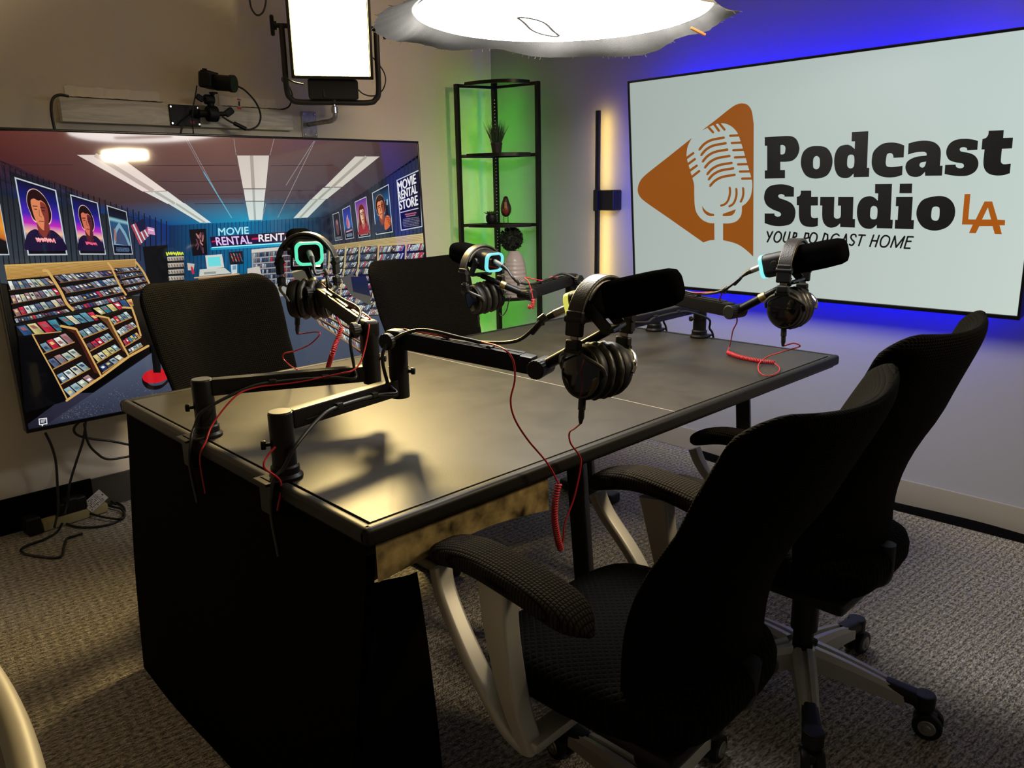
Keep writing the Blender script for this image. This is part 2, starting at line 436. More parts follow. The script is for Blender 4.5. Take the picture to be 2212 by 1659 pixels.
# black cloth-covered end, gently bellied and creased
FLX, FLY = .115, -.20
def endp(u, v):
    y = DY0 + .02 + (DY1 - DY0 - .035) * u
    z = .71 - .708 * v
    return (DX0 + .012 - .012 * sin(pi * v) - FLX * v ** 1.6 + .004 * sin(9 * u + 4 * v) * v, y + FLY * u * v ** 1.6, z)
mb = MB(); mb.grid(endp, 30, 14)
n0 = len(mb.v)
mb.grid(lambda u, v: Vector(endp(u, v)) + Vector((.02, 0, 0)), 30, 14)
mb.rbox((DX0 + .022, (DY0 + DY1) / 2, .70), (.02, DY1 - DY0 - .04, .03))
mb.grid(lambda u, v: Vector(endp(0, .15 + .85 * v)) + Vector(((.13 + .15 * v) * u, .025 + .012 * sin(5 * u), 0)), 8, 14)  # added black flap past the corner, covers lit carpet in place of shade
mb.build('end_panel', 'black_cloth', desk, loc='world', label='black cloth-covered end of the desk, with an added dark flap in place of shade')
def apr(u, v):
    return (DX0 + .032 + .46 * u, DY0 + .02 - .004 * sin(7 * u) * v, .712 - (.088 - .018 * sin(pi * u)) * v)
mb = MB(); mb.grid(apr, 30, 4); mb.grid(lambda u, v: Vector(apr(u, v)) + Vector((0, .012, 0)), 30, 4)
mb.build('apron', 'mottled', desk, loc='world', label='mottled brown strip hanging under the front edge')
for x, y in ((1.52, 1.34), (1.52, 2.1), (2.42, 1.34), (2.42, 2.1)):
    m = MB(); bar(m, (x, y, .70), (x + .02, y - .04, .06), .05, .05, .008)
    m.rbox((x + .02, y - .04, .03), (.07, .30, .05), .012)
    m.build('leg', 'metal_black', desk, loc='world')
MB().rbox((1.98, 1.27, .09), (.95, .05, .05), .008).build('stretcher', 'metal_black', desk, loc='world')
MB().rbox((1.5, 1.72, .60), (1.5, .10, .05), .01).build('cable_tray', 'metal_black', desk, loc='world')

# ------------------------------------------------------------------ office chairs (local: faces +Y)
def back_pt(u, v, side):
    """u -1..1 across, v 0..1 up, side 0 front / 1 rear"""
    au = abs(u)
    cr_ = 0.0
    if au > .72:
        t = (au - .72) / .28; cr_ = 1 - sqrt(max(0, 1 - t * t))
    hw = .222 + .034 * (3 * v * v - 2 * v ** 3)
    ztop = 1.035 + .016 * u * u - .085 * cr_
    zbot = .415 + .06 * cr_
    z = zbot + v * (ztop - zbot)
    vv = (z - .455) / .58
    y = -.155 + .025 * sin(pi * min(1, vv * 1.6)) - .125 * max(0, vv) ** 1.8
    y += .092 * u * u * (1 - .15 * vv)
    e = max(au ** 6, abs(2 * v - 1) ** 10)
    th = .052 * sqrt(max(0.0, 1 - e))
    return Vector((u * hw, y + (th * .5 if side == 0 else -th * .5), z))
def build_chair(label, group):
    t = thing('office_chair', label, 'chair', (0, 0, 0), 0, group)
    nu, nv = 30, 26
    mb = MB()
    def prm(k, n): return -cos(pi * k / n)              # denser near the rim
    for side in (0, 1):
        b = len(mb.v)
        for i in range(nu + 1):
            for j in range(nv + 1):
                mb.v.append(back_pt(prm(i, nu), (prm(j, nv) + 1) / 2, side))
        for i in range(nu):
            for j in range(nv):
                a = b + i * (nv + 1) + j
                mb.f.append((a, a + nv + 1, a + nv + 2, a + 1)); mb.m.append(0)
    o = mb.build('backrest', 'chair_fabric', t, sharp=60, uv=lambda c: (c.x, c.z))
    bm = bmesh.new(); bm.from_mesh(o.data); bmesh.ops.remove_doubles(bm, verts=bm.verts, dist=.0004); bmesh.ops.recalc_face_normals(bm, faces=bm.faces); bm.to_mesh(o.data); bm.free()
    # seat cushion
    mb = MB(); rings = []
    for k, (z, s) in enumerate(((.405, .86), (.412, .96), (.435, 1.0), (.462, 1.0), (.482, .97), (.493, .88), (.497, .6), (.495, .25), (.494, .02))):
        ring = []
        for j in range(48):
            a = 2 * pi * j / 48; c, s_ = cos(a), sin(a)
            x = math.copysign(abs(c) ** .45, c) * .238 * s; y = math.copysign(abs(s_) ** .45, s_) * .245 * s + .045
            x *= 1 - .20 * max(0, min(1, -(y + .0) / .2))
            dz = -.022 * max(0, (y - .17) / .11) ** 2 if y > .17 else 0
            ring.append((x, y, z + dz))
        rings.append(ring)
    mb.loft(rings).build('seat', 'seat_fabric', t, sharp=60, uv=lambda c: (c.x * .7 + c.y * .7, c.x * .7 - c.y * .7))
    mb = MB(); mb.rbox((0, .02, .395), (.40, .38, .03), .012); mb.rbox((0, .0, .36), (.18, .24, .06), .02)
    mb.build('seat_shell', 'plastic', t)
    mb = MB()
    bar(mb, (0, -.05, .375), (0, -.17, .40), .07, .02, .006); mb.tube(crom([(0, -.15, .39), (0, -.18, .42), (0, -.178, .50)], 6), .022, 10)
    mb.build('back_support', 'plastic', t)
    for s in (-1, 1):
        a = bpy.data.objects.new('armrest', None); scene.collection.objects.link(a); a.parent = t
        # padded top, bowed down at both ends
        path = crom([(s * .252, -.045, .618), (s * .258, .02, .652), (s * .262, .12, .672), (s * .258, .22, .676), (s * .250, .30, .658), (s * .244, .345, .632)], 6)
        rings = []
        for k, p in enumerate(path):
            f = k / (len(path) - 1); e = max(.12, 1 - abs(2 * f - 1) ** 7)
            tan = (path[min(k + 1, len(path) - 1)] - path[max(0, k - 1)]).normalized()
            up = Vector((1, 0, 0)).cross(tan).normalized()
            rings.append([p + Vector((1, 0, 0)) * (.046 * e * math.copysign(abs(cos(2 * pi * j / 20)) ** .6, cos(2 * pi * j / 20))) + up * (.024 * e * math.copysign(abs(sin(2 * pi * j / 20)) ** .7, sin(2 * pi * j / 20))) for j in range(20)])
        MB().loft(rings).build('arm_pad', 'arm_fabric', a, sharp=60, uv=lambda c: (c.x, c.y))
        mb = MB()
        def strut(pts, w, th):
            pp = crom(pts, 7); rg = []
            for k, p in enumerate(pp):
                tan = (pp[min(k + 1, len(pp) - 1)] - pp[max(0, k - 1)]).normalized()
                n_ = Vector((1, 0, 0)).cross(tan).normalized(); f = k / (len(pp) - 1)
                ww = w[0] + (w[1] - w[0]) * f
                rg.append([p + Vector((1, 0, 0)) * x * .042 / .04 + n_ * y for x, y in rrect(.040, ww, min(.008, ww * .45), 3)])
            mb.loft(rg)
        strut([(s * .250, .335, .612), (s * .258, .31, .56), (s * .268, .235, .47), (s * .262, .15, .36), (s * .245, .105, .315)], (.030, .020), .03)
        strut([(s * .255, .17, .646), (s * .262, .155, .55), (s * .262, .125, .42), (s * .245, .100, .315)], (.075, .030), .03)
        mb.rbox((s * .165, .10, .335), (.19, .05, .022), .006)
        mb.build('arm_bracket', 'silver', a, label='silver loop under the arm pad')
    mb = MB(); mb.cyl((0, 0, .13), (0, 0, .36), .026, 18); mb.cyl((0, 0, .20), (0, 0, .30), .034, 18)
    mb.build('gas_column', 'plastic', t)
    MB().lathe([(.0, .085), (.048, .085), (.052, .10), (.050, .135), (.040, .145), (.0, .147)], n=28).build('hub', 'silver', t)
    # one leg pointing +X, repeated five times
    leg0 = None
    for k in range(5):
        ang = 2 * pi * k / 5
        if leg0 is None:
            mb = MB(); rg = []
            for f in range(11):
                q = f / 10; x = .035 + .215 * q; zc = .128 - .022 * q - .018 * q * q; w = .060 - .018 * q; h = .064 - .026 * q
                rg.append([(x, y, zc + z) for y, z in ((-w / 2, -h / 2), (w / 2, -h / 2), (w / 2, h * .25), (w * .34, h / 2), (w * .12, h / 2), (w * .07, h * .34), (-w * .07, h * .34), (-w * .12, h / 2), (-w * .34, h / 2), (-w / 2, h * .25))])
            leg0 = mb.loft(rg).build('leg', 'silver', t, sharp=30)
            mb = MB(); rg = []
            for f in range(6):
                q = f / 5; x = .205 + .08 * q; zc = .104 - .012 * q
                rg.append([(x, y, zc + z) for y, z in rrect(.040 + .004 * q, .036, .012, 3)])
            mb.loft(rg); mb.cyl((.292, 0, .070), (.292, 0, .112), .025, 20, bev=.006)
            mb.build('end_cap', 'plastic', leg0, label='black cap at the end of the leg')
            cst = MB(); cst.cyl((.292, 0, .05), (.292, 0, .072), .013, 12)
            cs = None
            for sy in (-1, 1):
                cst.cyl((.305, sy * .006, .034), (.305, sy * .027, .034), .034, 26, bev=.006)
            cst.rbox((.300, 0, .052), (.05, .03, .025), .008)
            cs = cst.build('caster', 'plastic', leg0)
            for sy in (-1, 1):
                hb = MB()
                hb.cyl((.305, sy * .0265, .034), (.305, sy * .0295, .034), .021, 22, r2=.018)
                hb.cyl((.305, sy * .0295, .034), (.305, sy * .0325, .034), .011, 18, r2=.008)
                hb.build('wheel_cap', 'steel', leg0, label='round metal cap on the caster')
        else:
            l = copy_tree(leg0, t); l.rotation_euler = (0, 0, ang)
    return t
def spin_base(ch, deg):
    k = 0
    for c in ch.children:
        if c.name.split('.')[0] == 'leg':
            c.rotation_euler = (0, 0, radians(deg) + 2 * pi * k / 5); k += 1
CG = 'office chairs around the desk'
chA = build_chair('black office chair nearest the camera, its big backrest filling the lower right foreground', CG)
spec = [((1.785, .770), 0, -5, 'black office chair by the right wall, seen from behind beyond the nearest chair'),
        ((1.13, 2.47), 186, 20, 'black office chair behind the desk, directly before the movie store screen'),
        ((2.03, 2.50), 176, 40, 'black office chair behind the desk nearest the corner shelf, back turned to the screen')]
for (x, y), rz, b, lab in spec:
    c = copy_tree(chA); chB = c if rz == 0 else chB; c.location = (x, y, 0); c.rotation_euler = (0, 0, radians(rz)); c['label'] = lab
    spin_base(c, b)
chA.location = (1.110, .770, 0); chA.rotation_euler = (0, 0, radians(2)); spin_base(chA, 5)
def recline(ch, deg, dx=0.0):
    for c in ch.children:
        if c.name.split('.')[0] in ('backrest', 'back_support'):
            pv = Vector((0, -.16, .46)); c.matrix_basis = Matrix.Translation(pv + Vector((dx, 0, 0))) @ Matrix.Rotation(radians(deg), 4, 'X') @ Matrix.Translation(-pv)
recline(chA, 7.5, .03); recline(chB, 2.5)
for c in chB.children:
    if c.name.split('.')[0] == 'armrest': c.location = (0, .15 if c.children[0].data.vertices[0].co.x > 0 else .02, -.085); c.scale = (.84, 1, 1)

# tan chair cut off by the frame
tn = thing('armchair', 'tan chair with pale piped edge, cut off at the bottom left corner beside the camera', 'chair', (-.10, .83, 0))
def tback(u, v):
    y = .40 + .86 * u
    return (.078 - .377 * (y - .852) ** 2 - .05 * (1 - v), y, .40 + .44 * v - .04 * abs(2 * u - 1) ** 4 * v)
mb = MB(); mb.grid(tback, 24, 8); mb.grid(lambda u, v: Vector(tback(u, v)) + Vector((.028, 0, 0)), 24, 8)
mb.build('backrest', 'tan', tn, loc='world')
MB().tube([Vector(tback(k / 30, 1.0)) + Vector((.014, 0, 0)) for k in range(31)], .014, 12).build('piping', 'tan_edge', tn, loc='world', label='pale rounded edge of the backrest')
MB().rbox((-.16, .83, .42), (.44, .62, .10), .03, 3).build('seat', 'tan', tn, loc='world')
for x in (-.34, .0):
    for y in (.58, 1.08):
        MB().cyl((x, y, 0), (x, y, .37), .016, 10, r2=.022).build('leg', 'plastic', tn, loc='world')
# ------------------------------------------------------------------ microphone arms
def boom_arm(label, base, elbow, tip, edge, knob_side=1, tipyaw=None):
    bx, by = base; tx = Vector(tip); ex, ey = elbow
    t = thing('boom_arm', label, 'microphone arm', (bx, by, DZ), 0, 'low microphone arms clamped to the desk ends')
    P = lambda m, n, mt, **k: m.build(n, mt, t, loc='world', **k)
    zt = DZ + .145
    mb = MB(); mb.lathe([(0, DZ + .001), (.036, DZ + .001), (.036, DZ + .006), (.030, DZ + .012), (.030, DZ + .026), (.0265, DZ + .030), (0, DZ + .03)], (bx, by, 0), 28)
    P(mb, 'foot', 'arm_black')
    mb = MB(); ed = edge; xo = DX0 - .012 if ed < 0 else DX1 + .012
    mb.rbox(((bx + xo) / 2, by, DZ + .004), (abs(bx - xo) + .03, .058, .007), .002)
    mb.rbox((xo, by, DZ - .03), (.008, .05, .075), .002); mb.rbox((xo - ed * .03, by, DZ - .066), (.06, .04, .008), .002)
    mb.cyl((xo - ed * .035, by, DZ - .11), (xo - ed * .035, by, DZ - .06), .006, 10); mb.cyl((xo - ed * .035, by, DZ - .125), (xo - ed * .035, by, DZ - .11), .018, 16)
    P(mb, 'desk_clamp', 'arm_black')
    mb = MB(); mb.cyl((bx, by, DZ + .028), (bx, by, zt - .002), .0255, 30, bev=.002); P(mb, 'post', 'arm_black')
    mb = MB(); mb.cyl((bx, by, zt - .0025), (bx, by, zt + .0008), .0235, 30, bev=.0008); P(mb, 'post_cap', 'arm_cap', label='round cap on the post')
    mb = MB(); kx = bx + (.0 if ed < 0 else 0); mb.cyl((bx - .022, by + .012, DZ + .075), (bx - .034, by + .018, DZ + .075), .004, 10); mb.cyl((bx - .030, by + .016, DZ + .075), (bx - .039, by + .021, DZ + .075), .010, 16, bev=.002); P(mb, 'lock_knob', 'arm_black')
    E_ = Vector((ex, ey, 0)); B = Vector((bx, by, 0)); d = (E_ - B).normalized()
    a = B + d * .022 + Vector((0, 0, zt - .022)); b = E_ - d * .015 + Vector((0, 0, zt - .022))
    mb = MB(); bar(mb, a, b, .030, .042, .004)
    side = Vector((-d.y, d.x, 0))
    for s in (-1, 1):
        bar(mb, a + side * s * .0155 + d * .03 - Vector((0, 0, .008)), b + side * s * .0155 - d * .04 - Vector((0, 0, .008)), .002, .004, .0005)
    P(mb, 'lower_arm', 'arm_black')
    sd = -1 if (side.dot(Vector((RX.x, RY.x, 0))) < 0) else 1
    sidev = side if side.dot(-(B)) > 0 else -side
    for f in (.38, .72):
        mb = MB(); mb.rbox(a.lerp(b, f) + sidev * .019 + Vector((0, 0, .004)), (.018, .012, .012), .002, 2, Matrix((d, side, Vector((0, 0, 1)))).transposed()); P(mb, 'cable_clip', 'plastic')
    # elbow column
    zt2 = tx.z if False else 1.005
    mb = MB(); mb.cyl((ex, ey, zt - .05), (ex, ey, .975), .0235, 28, bev=.002); mb.cyl((ex, ey, .915), (ex, ey, .918), .0245, 28); P(mb, 'elbow_column', 'arm_black')
    mb = MB(); q = E_ + Vector((0, 0, .905)); v = Vector((.7, -.7, 0)); mb.cyl(q + v * .022, q + v * .034, .005, 10); mb.cyl(q + v * .030, q + v * .040, .009, 14, bev=.002); P(mb, 'lock_knob', 'arm_black')
    # hinge head and upper arm
    hz = .985
    top = Vector((ex, ey, hz)); du = (tx - top).normalized(); fl = Vector((du.x, du.y, 0)).normalized(); sd2 = Vector((-fl.y, fl.x, 0))
    mb = MB(); mb.rbox(top + Vector((0, 0, .0)), (.046, .044, .046), .010, 3, Matrix((fl, sd2, Vector((0, 0, 1)))).transposed()); P(mb, 'hinge', 'arm_black')
    ks = sd2 * (1 if sd2.dot(-E_) * knob_side > 0 else -1)
    mb = MB(); rg = []
    kc = top + ks * .024
    mb.cyl(kc, kc + ks * .008, .014, 20)
    n = 40
    for o_, rr in ((.008, .017), (.009, .0195), (.022, .0195), (.0235, .017)):
        rg.append([kc + ks * o_ + fl * ((rr + (.0008 if j % 2 else -.0004)) * cos(2 * pi * j / n)) + Vector((0, 0, 1)) * ((rr + (.0008 if j % 2 else -.0004)) * sin(2 * pi * j / n)) for j in range(n)])
    mb.loft(rg); P(mb, 'tension_knob', 'plastic')
    mb = MB(); bar(mb, top + du * .005, tx - du * .02, .036, .040, .005); up = sd2.cross(du) if sd2.cross(du).z > 0 else du.cross(sd2)
    for s in (-1, 1): bar(mb, top + du * .04 + up * .0202 + sd2 * s * .011, tx - du * .05 + up * .0202 + sd2 * s * .011, .012, .003, .0008, up)
    P(mb, 'upper_arm', 'arm_black')
    for f in (.35, .66):
        mb = MB(); mm = Matrix((du, sd2, up)).transposed(); mb.rbox(top.lerp(tx, f) + up * .023, (.012, .022, .004), .001, 2, mm); P(mb, 'cable_clip', 'plastic')
    # tip joint, ribbed barrel lying across the arm
    mb = MB(); mb.cyl(tx - ks * .026, tx + ks * .020, .0205, 26, bev=.003); P(mb, 'tip_joint', 'arm_black')
    mb = MB(); rg = []
    for o_, rr in ((.020, .018), (.021, .0205), (.038, .0205), (.0395, .0185)):
        rg.append([tx + ks * o_ + fl * ((rr + (.0008 if j % 2 else -.0004)) * cos(2 * pi * j / n)) + Vector((0, 0, 1)) * ((rr + (.0008 if j % 2 else -.0004)) * sin(2 * pi * j / n)) for j in range(n)])
    mb.loft(rg); P(mb, 'tip_knob', 'plastic')
    return t, top, du, up, ks
def arm_stub(t, tx, to):
    tx, to = Vector(tx), Vector(to); d = (to - tx).normalized(); L = (to - tx).length
    mb = MB(); mb.cyl(tx, tx + d * L * .5, .0125, 18); mb.cyl(tx + d * L * .5, to, .0095, 16); mb.build('mount_stub', 'arm_black', t, loc='world')
    mb = MB(); mb.cyl(tx + d * L * .44, tx + d * L * .56, .0140, 22, bev=.002); mb.build('thread_ring', 'brass', t, loc='world', label='brass thread ring')

# microphone poses: rear ring centre and axis towards the foam end
def axis(yaw, pitch, s):
    y, p = radians(yaw), radians(pitch)
    return Vector((sin(y) * cos(p), s * cos(y) * cos(p), sin(p)))
MIC = {1: (Pd(668, 548, 2.32), axis(22, 8, 1)), 2: (Pd(1240, 665, 1.60), axis(22, 14, -1)),
       3: (Pd(1068, 567, 2.78), axis(2, 8, 1)), 4: (Pd(1655, 575, 2.38), axis(6, 14, -1))}
ARMS = {1: ((.722, 1.852), (1.096, 1.67), Pd(688, 632, 2.36), -1, 'low black microphone arm on the left desk end, farther from the camera'),
        2: ((.715, 1.441), (1.060, 1.498), Pd(1172, 792, 1.68), -1, 'low black microphone arm on the left desk end, nearest the camera'),
        3: ((2.615, 1.860), (2.22, 1.97), Pd(1135, 636, 2.80), 1, 'low black microphone arm on the right desk end, reaching towards the corner shelf'),
        4: ((2.608, 1.640), (2.13, 1.625), Pd(1592, 672, 2.40), 1, 'low black microphone arm on the right end of the desk below the white logo screen')}
armi = {}
for k, (b, e, tp, ed, lab) in ARMS.items():
    t, top, du, up, ks = boom_arm(lab, b, e, tp, ed)
    armi[k] = (t, top, du, up, ks, tp)
    r, a = MIC[k]
    arm_stub(t, tp, r + a * .075 + Vector((0, 0, -.062)))

# microphone, local: +Y points to the foam end, origin at the rear ring
def build_mic():
    t = thing('microphone', '', 'microphone', (0, 0, 0), 0, 'broadcast microphones on the arms')
    W, Hh = .080, .068
    mb = MB(); rg = []
    for y, s in ((.004, .94), (.012, 1.0), (.05, 1.0), (.10, .97), (.12, .90)):
        rg.append([(x, y, z) for x, z in rrect(W * s, Hh * s, .020 * s, 6)])
    mb.loft(rg).build('body', 'plastic', t)
    mb = MB(); n = 28; rg = []
    for y, s0 in ((.006, 1.0), (-.003, 1.0), (-.006, .96), (-.005, .80), (.002, .78)):
        rg.append([(x, y, z) for x, z in rrect(W * s0, Hh * s0, .020 * s0, 6)])
    mb.loft(rg, cap=False).build('light_ring', 'gloss', t, label='glowing rounded ring around the rear')
    mb = MB(); mb.loft([[(x, y, z) for x, z in rrect(W * .78, Hh * .78, .015, 6)] for y in (.001, .003)]); mb.cyl((0, -.004, .004), (0, .002, .004), .011, 20); mb.rbox((.022, -.001, -.016), (.008, .006, .005), .001)
    mb.build('rear_panel', 'gloss', t)
    mb = MB(); rg = []
    for y, s in ((.075, .92), (.080, 1.06), (.10, 1.08), (.17, 1.06), (.205, 1.0), (.220, .86), (.226, .6), (.227, .2)):
        rg.append([(x, y, z) for x, z in rrect(W * s, Hh * s * 1.06, .026 * s, 7)])
    mb.loft(rg).build('foam_windscreen', 'foam', t, sharp=60, label='black foam cover on the front half')
    mb = MB()
    for s in (-1, 1):
        bar(mb, (s * .044, .045, .0), (s * .044, .075, -.055), .006, .024, .002, Vector((0, 1, .5)))
    mb.rbox((0, .075, -.058), (.094, .026, .008), .003); mb.cyl((0, .075, -.066), (0, .075, -.054), .012, 16)
    mb.build('yoke', 'metal_black', t)
    for s in (-1, 1): MB().cyl((s * .046, .045, 0), (s * .056, .045, 0), .011, 18, bev=.002).build('side_knob', 'metal_black', t)
    # XLR plug in the back
    mb = MB(); mb.cyl((0, -.003, .004), (0, -.045, -.004), .0085, 18, bev=.001); mb.build('cable_plug', 'steel', t, label='metal cable plug in the rear')
    mb = MB(); mb.tube([(0, -.044, -.004), (0, -.058, -.007), (0, -.075, -.014)], [.0082, .007, .0042], 14); mb.build('plug_boot', 'black_cable', t)
    return t
def ring_emit(name, c, s):
    return mat(name, (0.02, 0.02, 0.02), .5, emis=c, es=s)
rings = {1: ring_emit('ring_green_cyan', S(92, 238, 190), 1.0), 2: ring_emit('ring_yellow', S(222, 220, 96), .9),
         3: ring_emit('ring_cyan', S(120, 232, 240), 1.0), 4: ring_emit('ring_pale_cyan', S(140, 245, 245), 1.0)}
MLAB = {1: 'black microphone with green-cyan lit ring facing the camera, in front of the movie store screen',
        2: 'black microphone with yellow lit ring, closest to the camera over the front of the desk',
        3: 'black microphone with cyan lit ring in front of the corner shelf',
        4: 'black microphone with pale cyan lit ring in front of the white logo screen'}
mic0 = build_mic(); mics = {}
for k in (1, 2, 3, 4):
    m = mic0 if k == 1 else copy_tree(mic0)
    r, a = MIC[k]
    x = a.cross(Vector((0, 0, 1))).normalized(); z = x.cross(a)
    place(m, r, Matrix((x, a, z)).transposed()); m['label'] = MLAB[k]; mics[k] = m
    for c in m.children:
        if c.name.startswith('light_ring'):
            c.data = c.data.copy(); c.data.materials[0] = rings[k]

# ------------------------------------------------------------------ headphones (local: band spans X, Z up, origin under the band)
def build_headphones():
    t = thing('headphones', '', 'headphones', (0, 0, 0), 0, 'over-ear headphones hung on the microphones')
    A, Bz = .080, .088
    def arc(n, w, th, off, a0=10, a1=170, pw=1.0):
        rg = []
        for k in range(n + 1):
            an = radians(a0 + (a1 - a0) * k / n); c, s = cos(an), sin(an)
            p = Vector((A * c, 0, Bz * s ** pw)); nn = Vector((c / A, 0, s / Bz)).normalized()
            f = min(1, .45 + 1.6 * sin(pi * k / n))
            rg.append([p + nn * (off + y) + Vector((0, x, 0)) for x, y in rrect(w, th * f, min(w, th * f) * .45, 4)])
        return rg
    MB().loft(arc(32, .036, .008, .004)).build('headband', 'leather', t, label='leatherette headband')
    MB().loft(arc(26, .030, .016, -.007, 35, 145)).build('band_cushion', 'pad', t)
    for s in (-1, 1):
        mb = MB(); mb.rbox((s * .080, 0, .004), (.013, .038, .048), .004, 3); mb.cyl((s * .080, -.0205, .012), (s * .080, .0205, .012), .008, 14)
        mb.build('band_end', 'plastic', t)
        MB().rbox((s * .079, 0, -.022), (.006, .018, .022), .002).build('slider', 'brass' if False else 'steel', t, label='metal size slider')
        mb = MB(); mb.rbox((s * .079, 0, -.036), (.017, .032, .020), .005, 3); mb.cyl((s * .079, -.018, -.048), (s * .079, .018, -.048), .006, 12)
        mb.build('hinge', 'plastic', t)
        # fork that carries the cup
        xc = s * .030
        mb = MB()
        for q in (-1, 1):
            mb.tube(crom([(s * .078, q * .006, -.048), (s * .074, q * .030, -.058), (s * .054, q * .050, -.074), (s * .044, q * .052, -.090)], 6), .0042, 8)
        mb.cyl((s * .079, -.016, -.048), (s * .079, .016, -.048), .0058, 12)
        mb.build('yoke', 'chrome' if s > 0 else 'arm_cap', t)
        # cup: cap, shell, pad (axis X, outward = s)
        zc = -.090
        R = Matrix(((0, 0, s), (0, 1, 0), (1, 0, 0)))          # lathe z axis -> outward x
        def lat(prof, name, mt, c0, **k):
            m_ = MB(); rr = []
            for r, z in prof:
                rr.append([Vector((c0 + s * z, r * .92 * cos(2 * pi * j / 36), zc + r * sin(2 * pi * j / 36))) for j in range(36)])
            m_.loft(rr); return m_.build(name, mt, t, **k)
        lat([(.051, -.002), (.0545, .004), (.0545, .012), (.053, .017), (.050, .020), (.048, .022)], 'cup_shell', 'plastic', xc)
        lat([(.048, .020), (.0485, .023), (.046, .0255), (.034, .0275), (.0, .0285)], 'cup_cap', 'gloss', xc, label='glossy black cup cover')
        lat([(.0475, .0215), (.0500, .022), (.0500, .0245), (.0475, .025)], 'cup_rim', 'arm_cap', xc)
        prof = []
        m_ = MB(); rr = []
        for k in range(17):
            an = pi * 1.0 * k / 16
            r = .040 + .017 * sin(an); z = -.004 - .023 * (1 - cos(an)) / 2
            rr.append([Vector((xc + s * z, (r + .0007 * sin(11 * 2 * pi * j / 72) * sin(an)) * .92 * cos(2 * pi * j / 72), zc + (r + .0012 * sin(17 * 2 * pi * j / 72) * sin(an)) * sin(2 * pi * j / 72))) for j in range(72)])
        rr.append([Vector((xc - s * .021, .024 * .92 * cos(2 * pi * j / 72), zc + .024 * sin(2 * pi * j / 72))) for j in range(72)])
        m_.loft(rr).build('ear_pad', 'pad', t, sharp=70, label='creased leatherette ear pad')
    mb = MB(); mb.cyl((-.042, .0, -.138), (-.044, -.002, -.163), .0075, 14); mb.tube([(-.044, -.002, -.162), (-.045, -.003, -.178), (-.046, -.003, -.190)], [.006, .006, .003], 12)
    mb.build('cable_plug', 'black_cable', t)
    return t
HLAB = {1: 'black headphones hung on the green-ringed microphone in front of the movie store screen',
        2: 'black headphones hung on the yellow-ringed microphone closest to the camera',
        3: 'black headphones hung on the cyan-ringed microphone in front of the corner shelf',
        4: 'black headphones hung on the microphone in front of the white logo screen'}
# (yaw of span axis, roll about the view, position as point along the microphone, height, scale)
HPOSE = {1: (-48, 0, .055, -.004, 1.06), 2: (2, 6, .060, .000, 1.06), 3: (-5, -6, .070, -.002, 1.04), 4: (8, 4, .085, .006, 1.06)}
hp0 = build_headphones(); hps = {}
for k in (1, 2, 3, 4):
    h_ = hp0 if k == 1 else copy_tree(hp0)
    yaw, roll, al, dz, sc = HPOSE[k]; r, a = MIC[k]
    p = r + a * al + Vector((0, 0, -.046 + dz))
    mt = Matrix.Rotation(radians(yaw), 3, 'Z') @ Matrix.Rotation(radians(roll), 3, 'Y')
    place(h_, p, mt, sc); h_['label'] = HLAB[k]; hps[k] = h_
def hp_plug(k):
    return hps[k].matrix_basis @ Vector((-.046, -.003, -.190))
# ------------------------------------------------------------------ round softbox over the desk
SC = Vector((1.86, 1.69, 1.815)); SR = .440
sb = thing('softbox', 'round white lit softbox with grey cloth skirt hanging over the desk', 'studio light', SC)
MB().lathe([(0, -.004), (.08, -.0035), (.18, -.001), (.28, .002), (.36, .007), (.42, .013), (SR, .020)], SC, 64, cap=False).build('diffuser', 'soft_emit', sb, loc='world', sharp=80, label='glowing white round diffuser')
def skirt(u, v):
    a = 2 * pi * u
    far = cos(a - radians(42)); lf = cos(a - radians(160))
    ro = .500 + .030 * max(0, far) ** 2 + .06 * max(0, lf) + .016 * sin(5 * a) + .008 * sin(13 * a + 1) + .003 * sin(47 * a)
    r = SR * .985 + (ro - SR) * v
    z = .030 - (.048 + .014 * sin(3 * a + .5) + .006 * sin(9 * a)) * v - .010 * sin(pi * v) * (.6 + .4 * sin(4 * a))
    return SC + Vector((r * cos(a), r * sin(a), z))
mb = MB(); mb.grid(skirt, 220, 10); mb.build('skirt', 'fabric_grey', sb, loc='world', sharp=180, label='grey cloth skirt with frayed hem')
mb = MB()
for k in range(90):
    a = random.random(); p = skirt(a, 1.0); q = p + Vector((cos(2 * pi * a) * random.uniform(.004, .014), sin(2 * pi * a) * random.uniform(.004, .014), random.uniform(-.010, .002)))
    mb.tube([p, p.lerp(q, .5) + Vector((random.uniform(-.003, .003), random.uniform(-.003, .003), 0)), q], .0006, 4)
o = mb.build('loose_thread', 'fabric_grey', sb, loc='world'); o['kind'] = 'stuff'
MB().lathe([(SR, .03), (SR + .004, .05), (.40, .16), (.25, .30), (.07, .36), (0, .36)], SC, 48).build('shell', 'black_cloth', sb, loc='world')
c_ = Pd(1163, 56, 2.32); n_ = 40
pts = []
for j in range(n_):
    a = 2 * pi * j / n_
    p = Pd(1163 + 44 * cos(a) * .95 + 5 * sin(3 * a), 56 + 12 * sin(a) + 17 * cos(a), 2.0)
    # drop the mark onto the diffuser surface
    r_ = (p - EYE).normalized(); t_ = (SC.z - .016 - H) / r_.z
    pts.append(EYE + r_ * t_)
MB().tube(pts, .0050, 6, closed=True, cap=False).build('zip_ring', 'steel', sb, loc='world', label='thin oval seam near the middle of the diffuser')
MB().cyl(SC + Vector((0, 0, .34)), (SC.x, SC.y, ZC), .014, 14).build('hanging_pole', 'metal_black', sb, loc='world')
p = Pd(1494, 60, 2.46); m_ = MB(); bar(m_, Pd(1492, 60, 2.44), Pd(1524, 76, 2.44), .014, .006, .001); m_.build('wooden_tab', 'orange', sb, loc='world', label='small orange wooden stick poking out of the skirt')

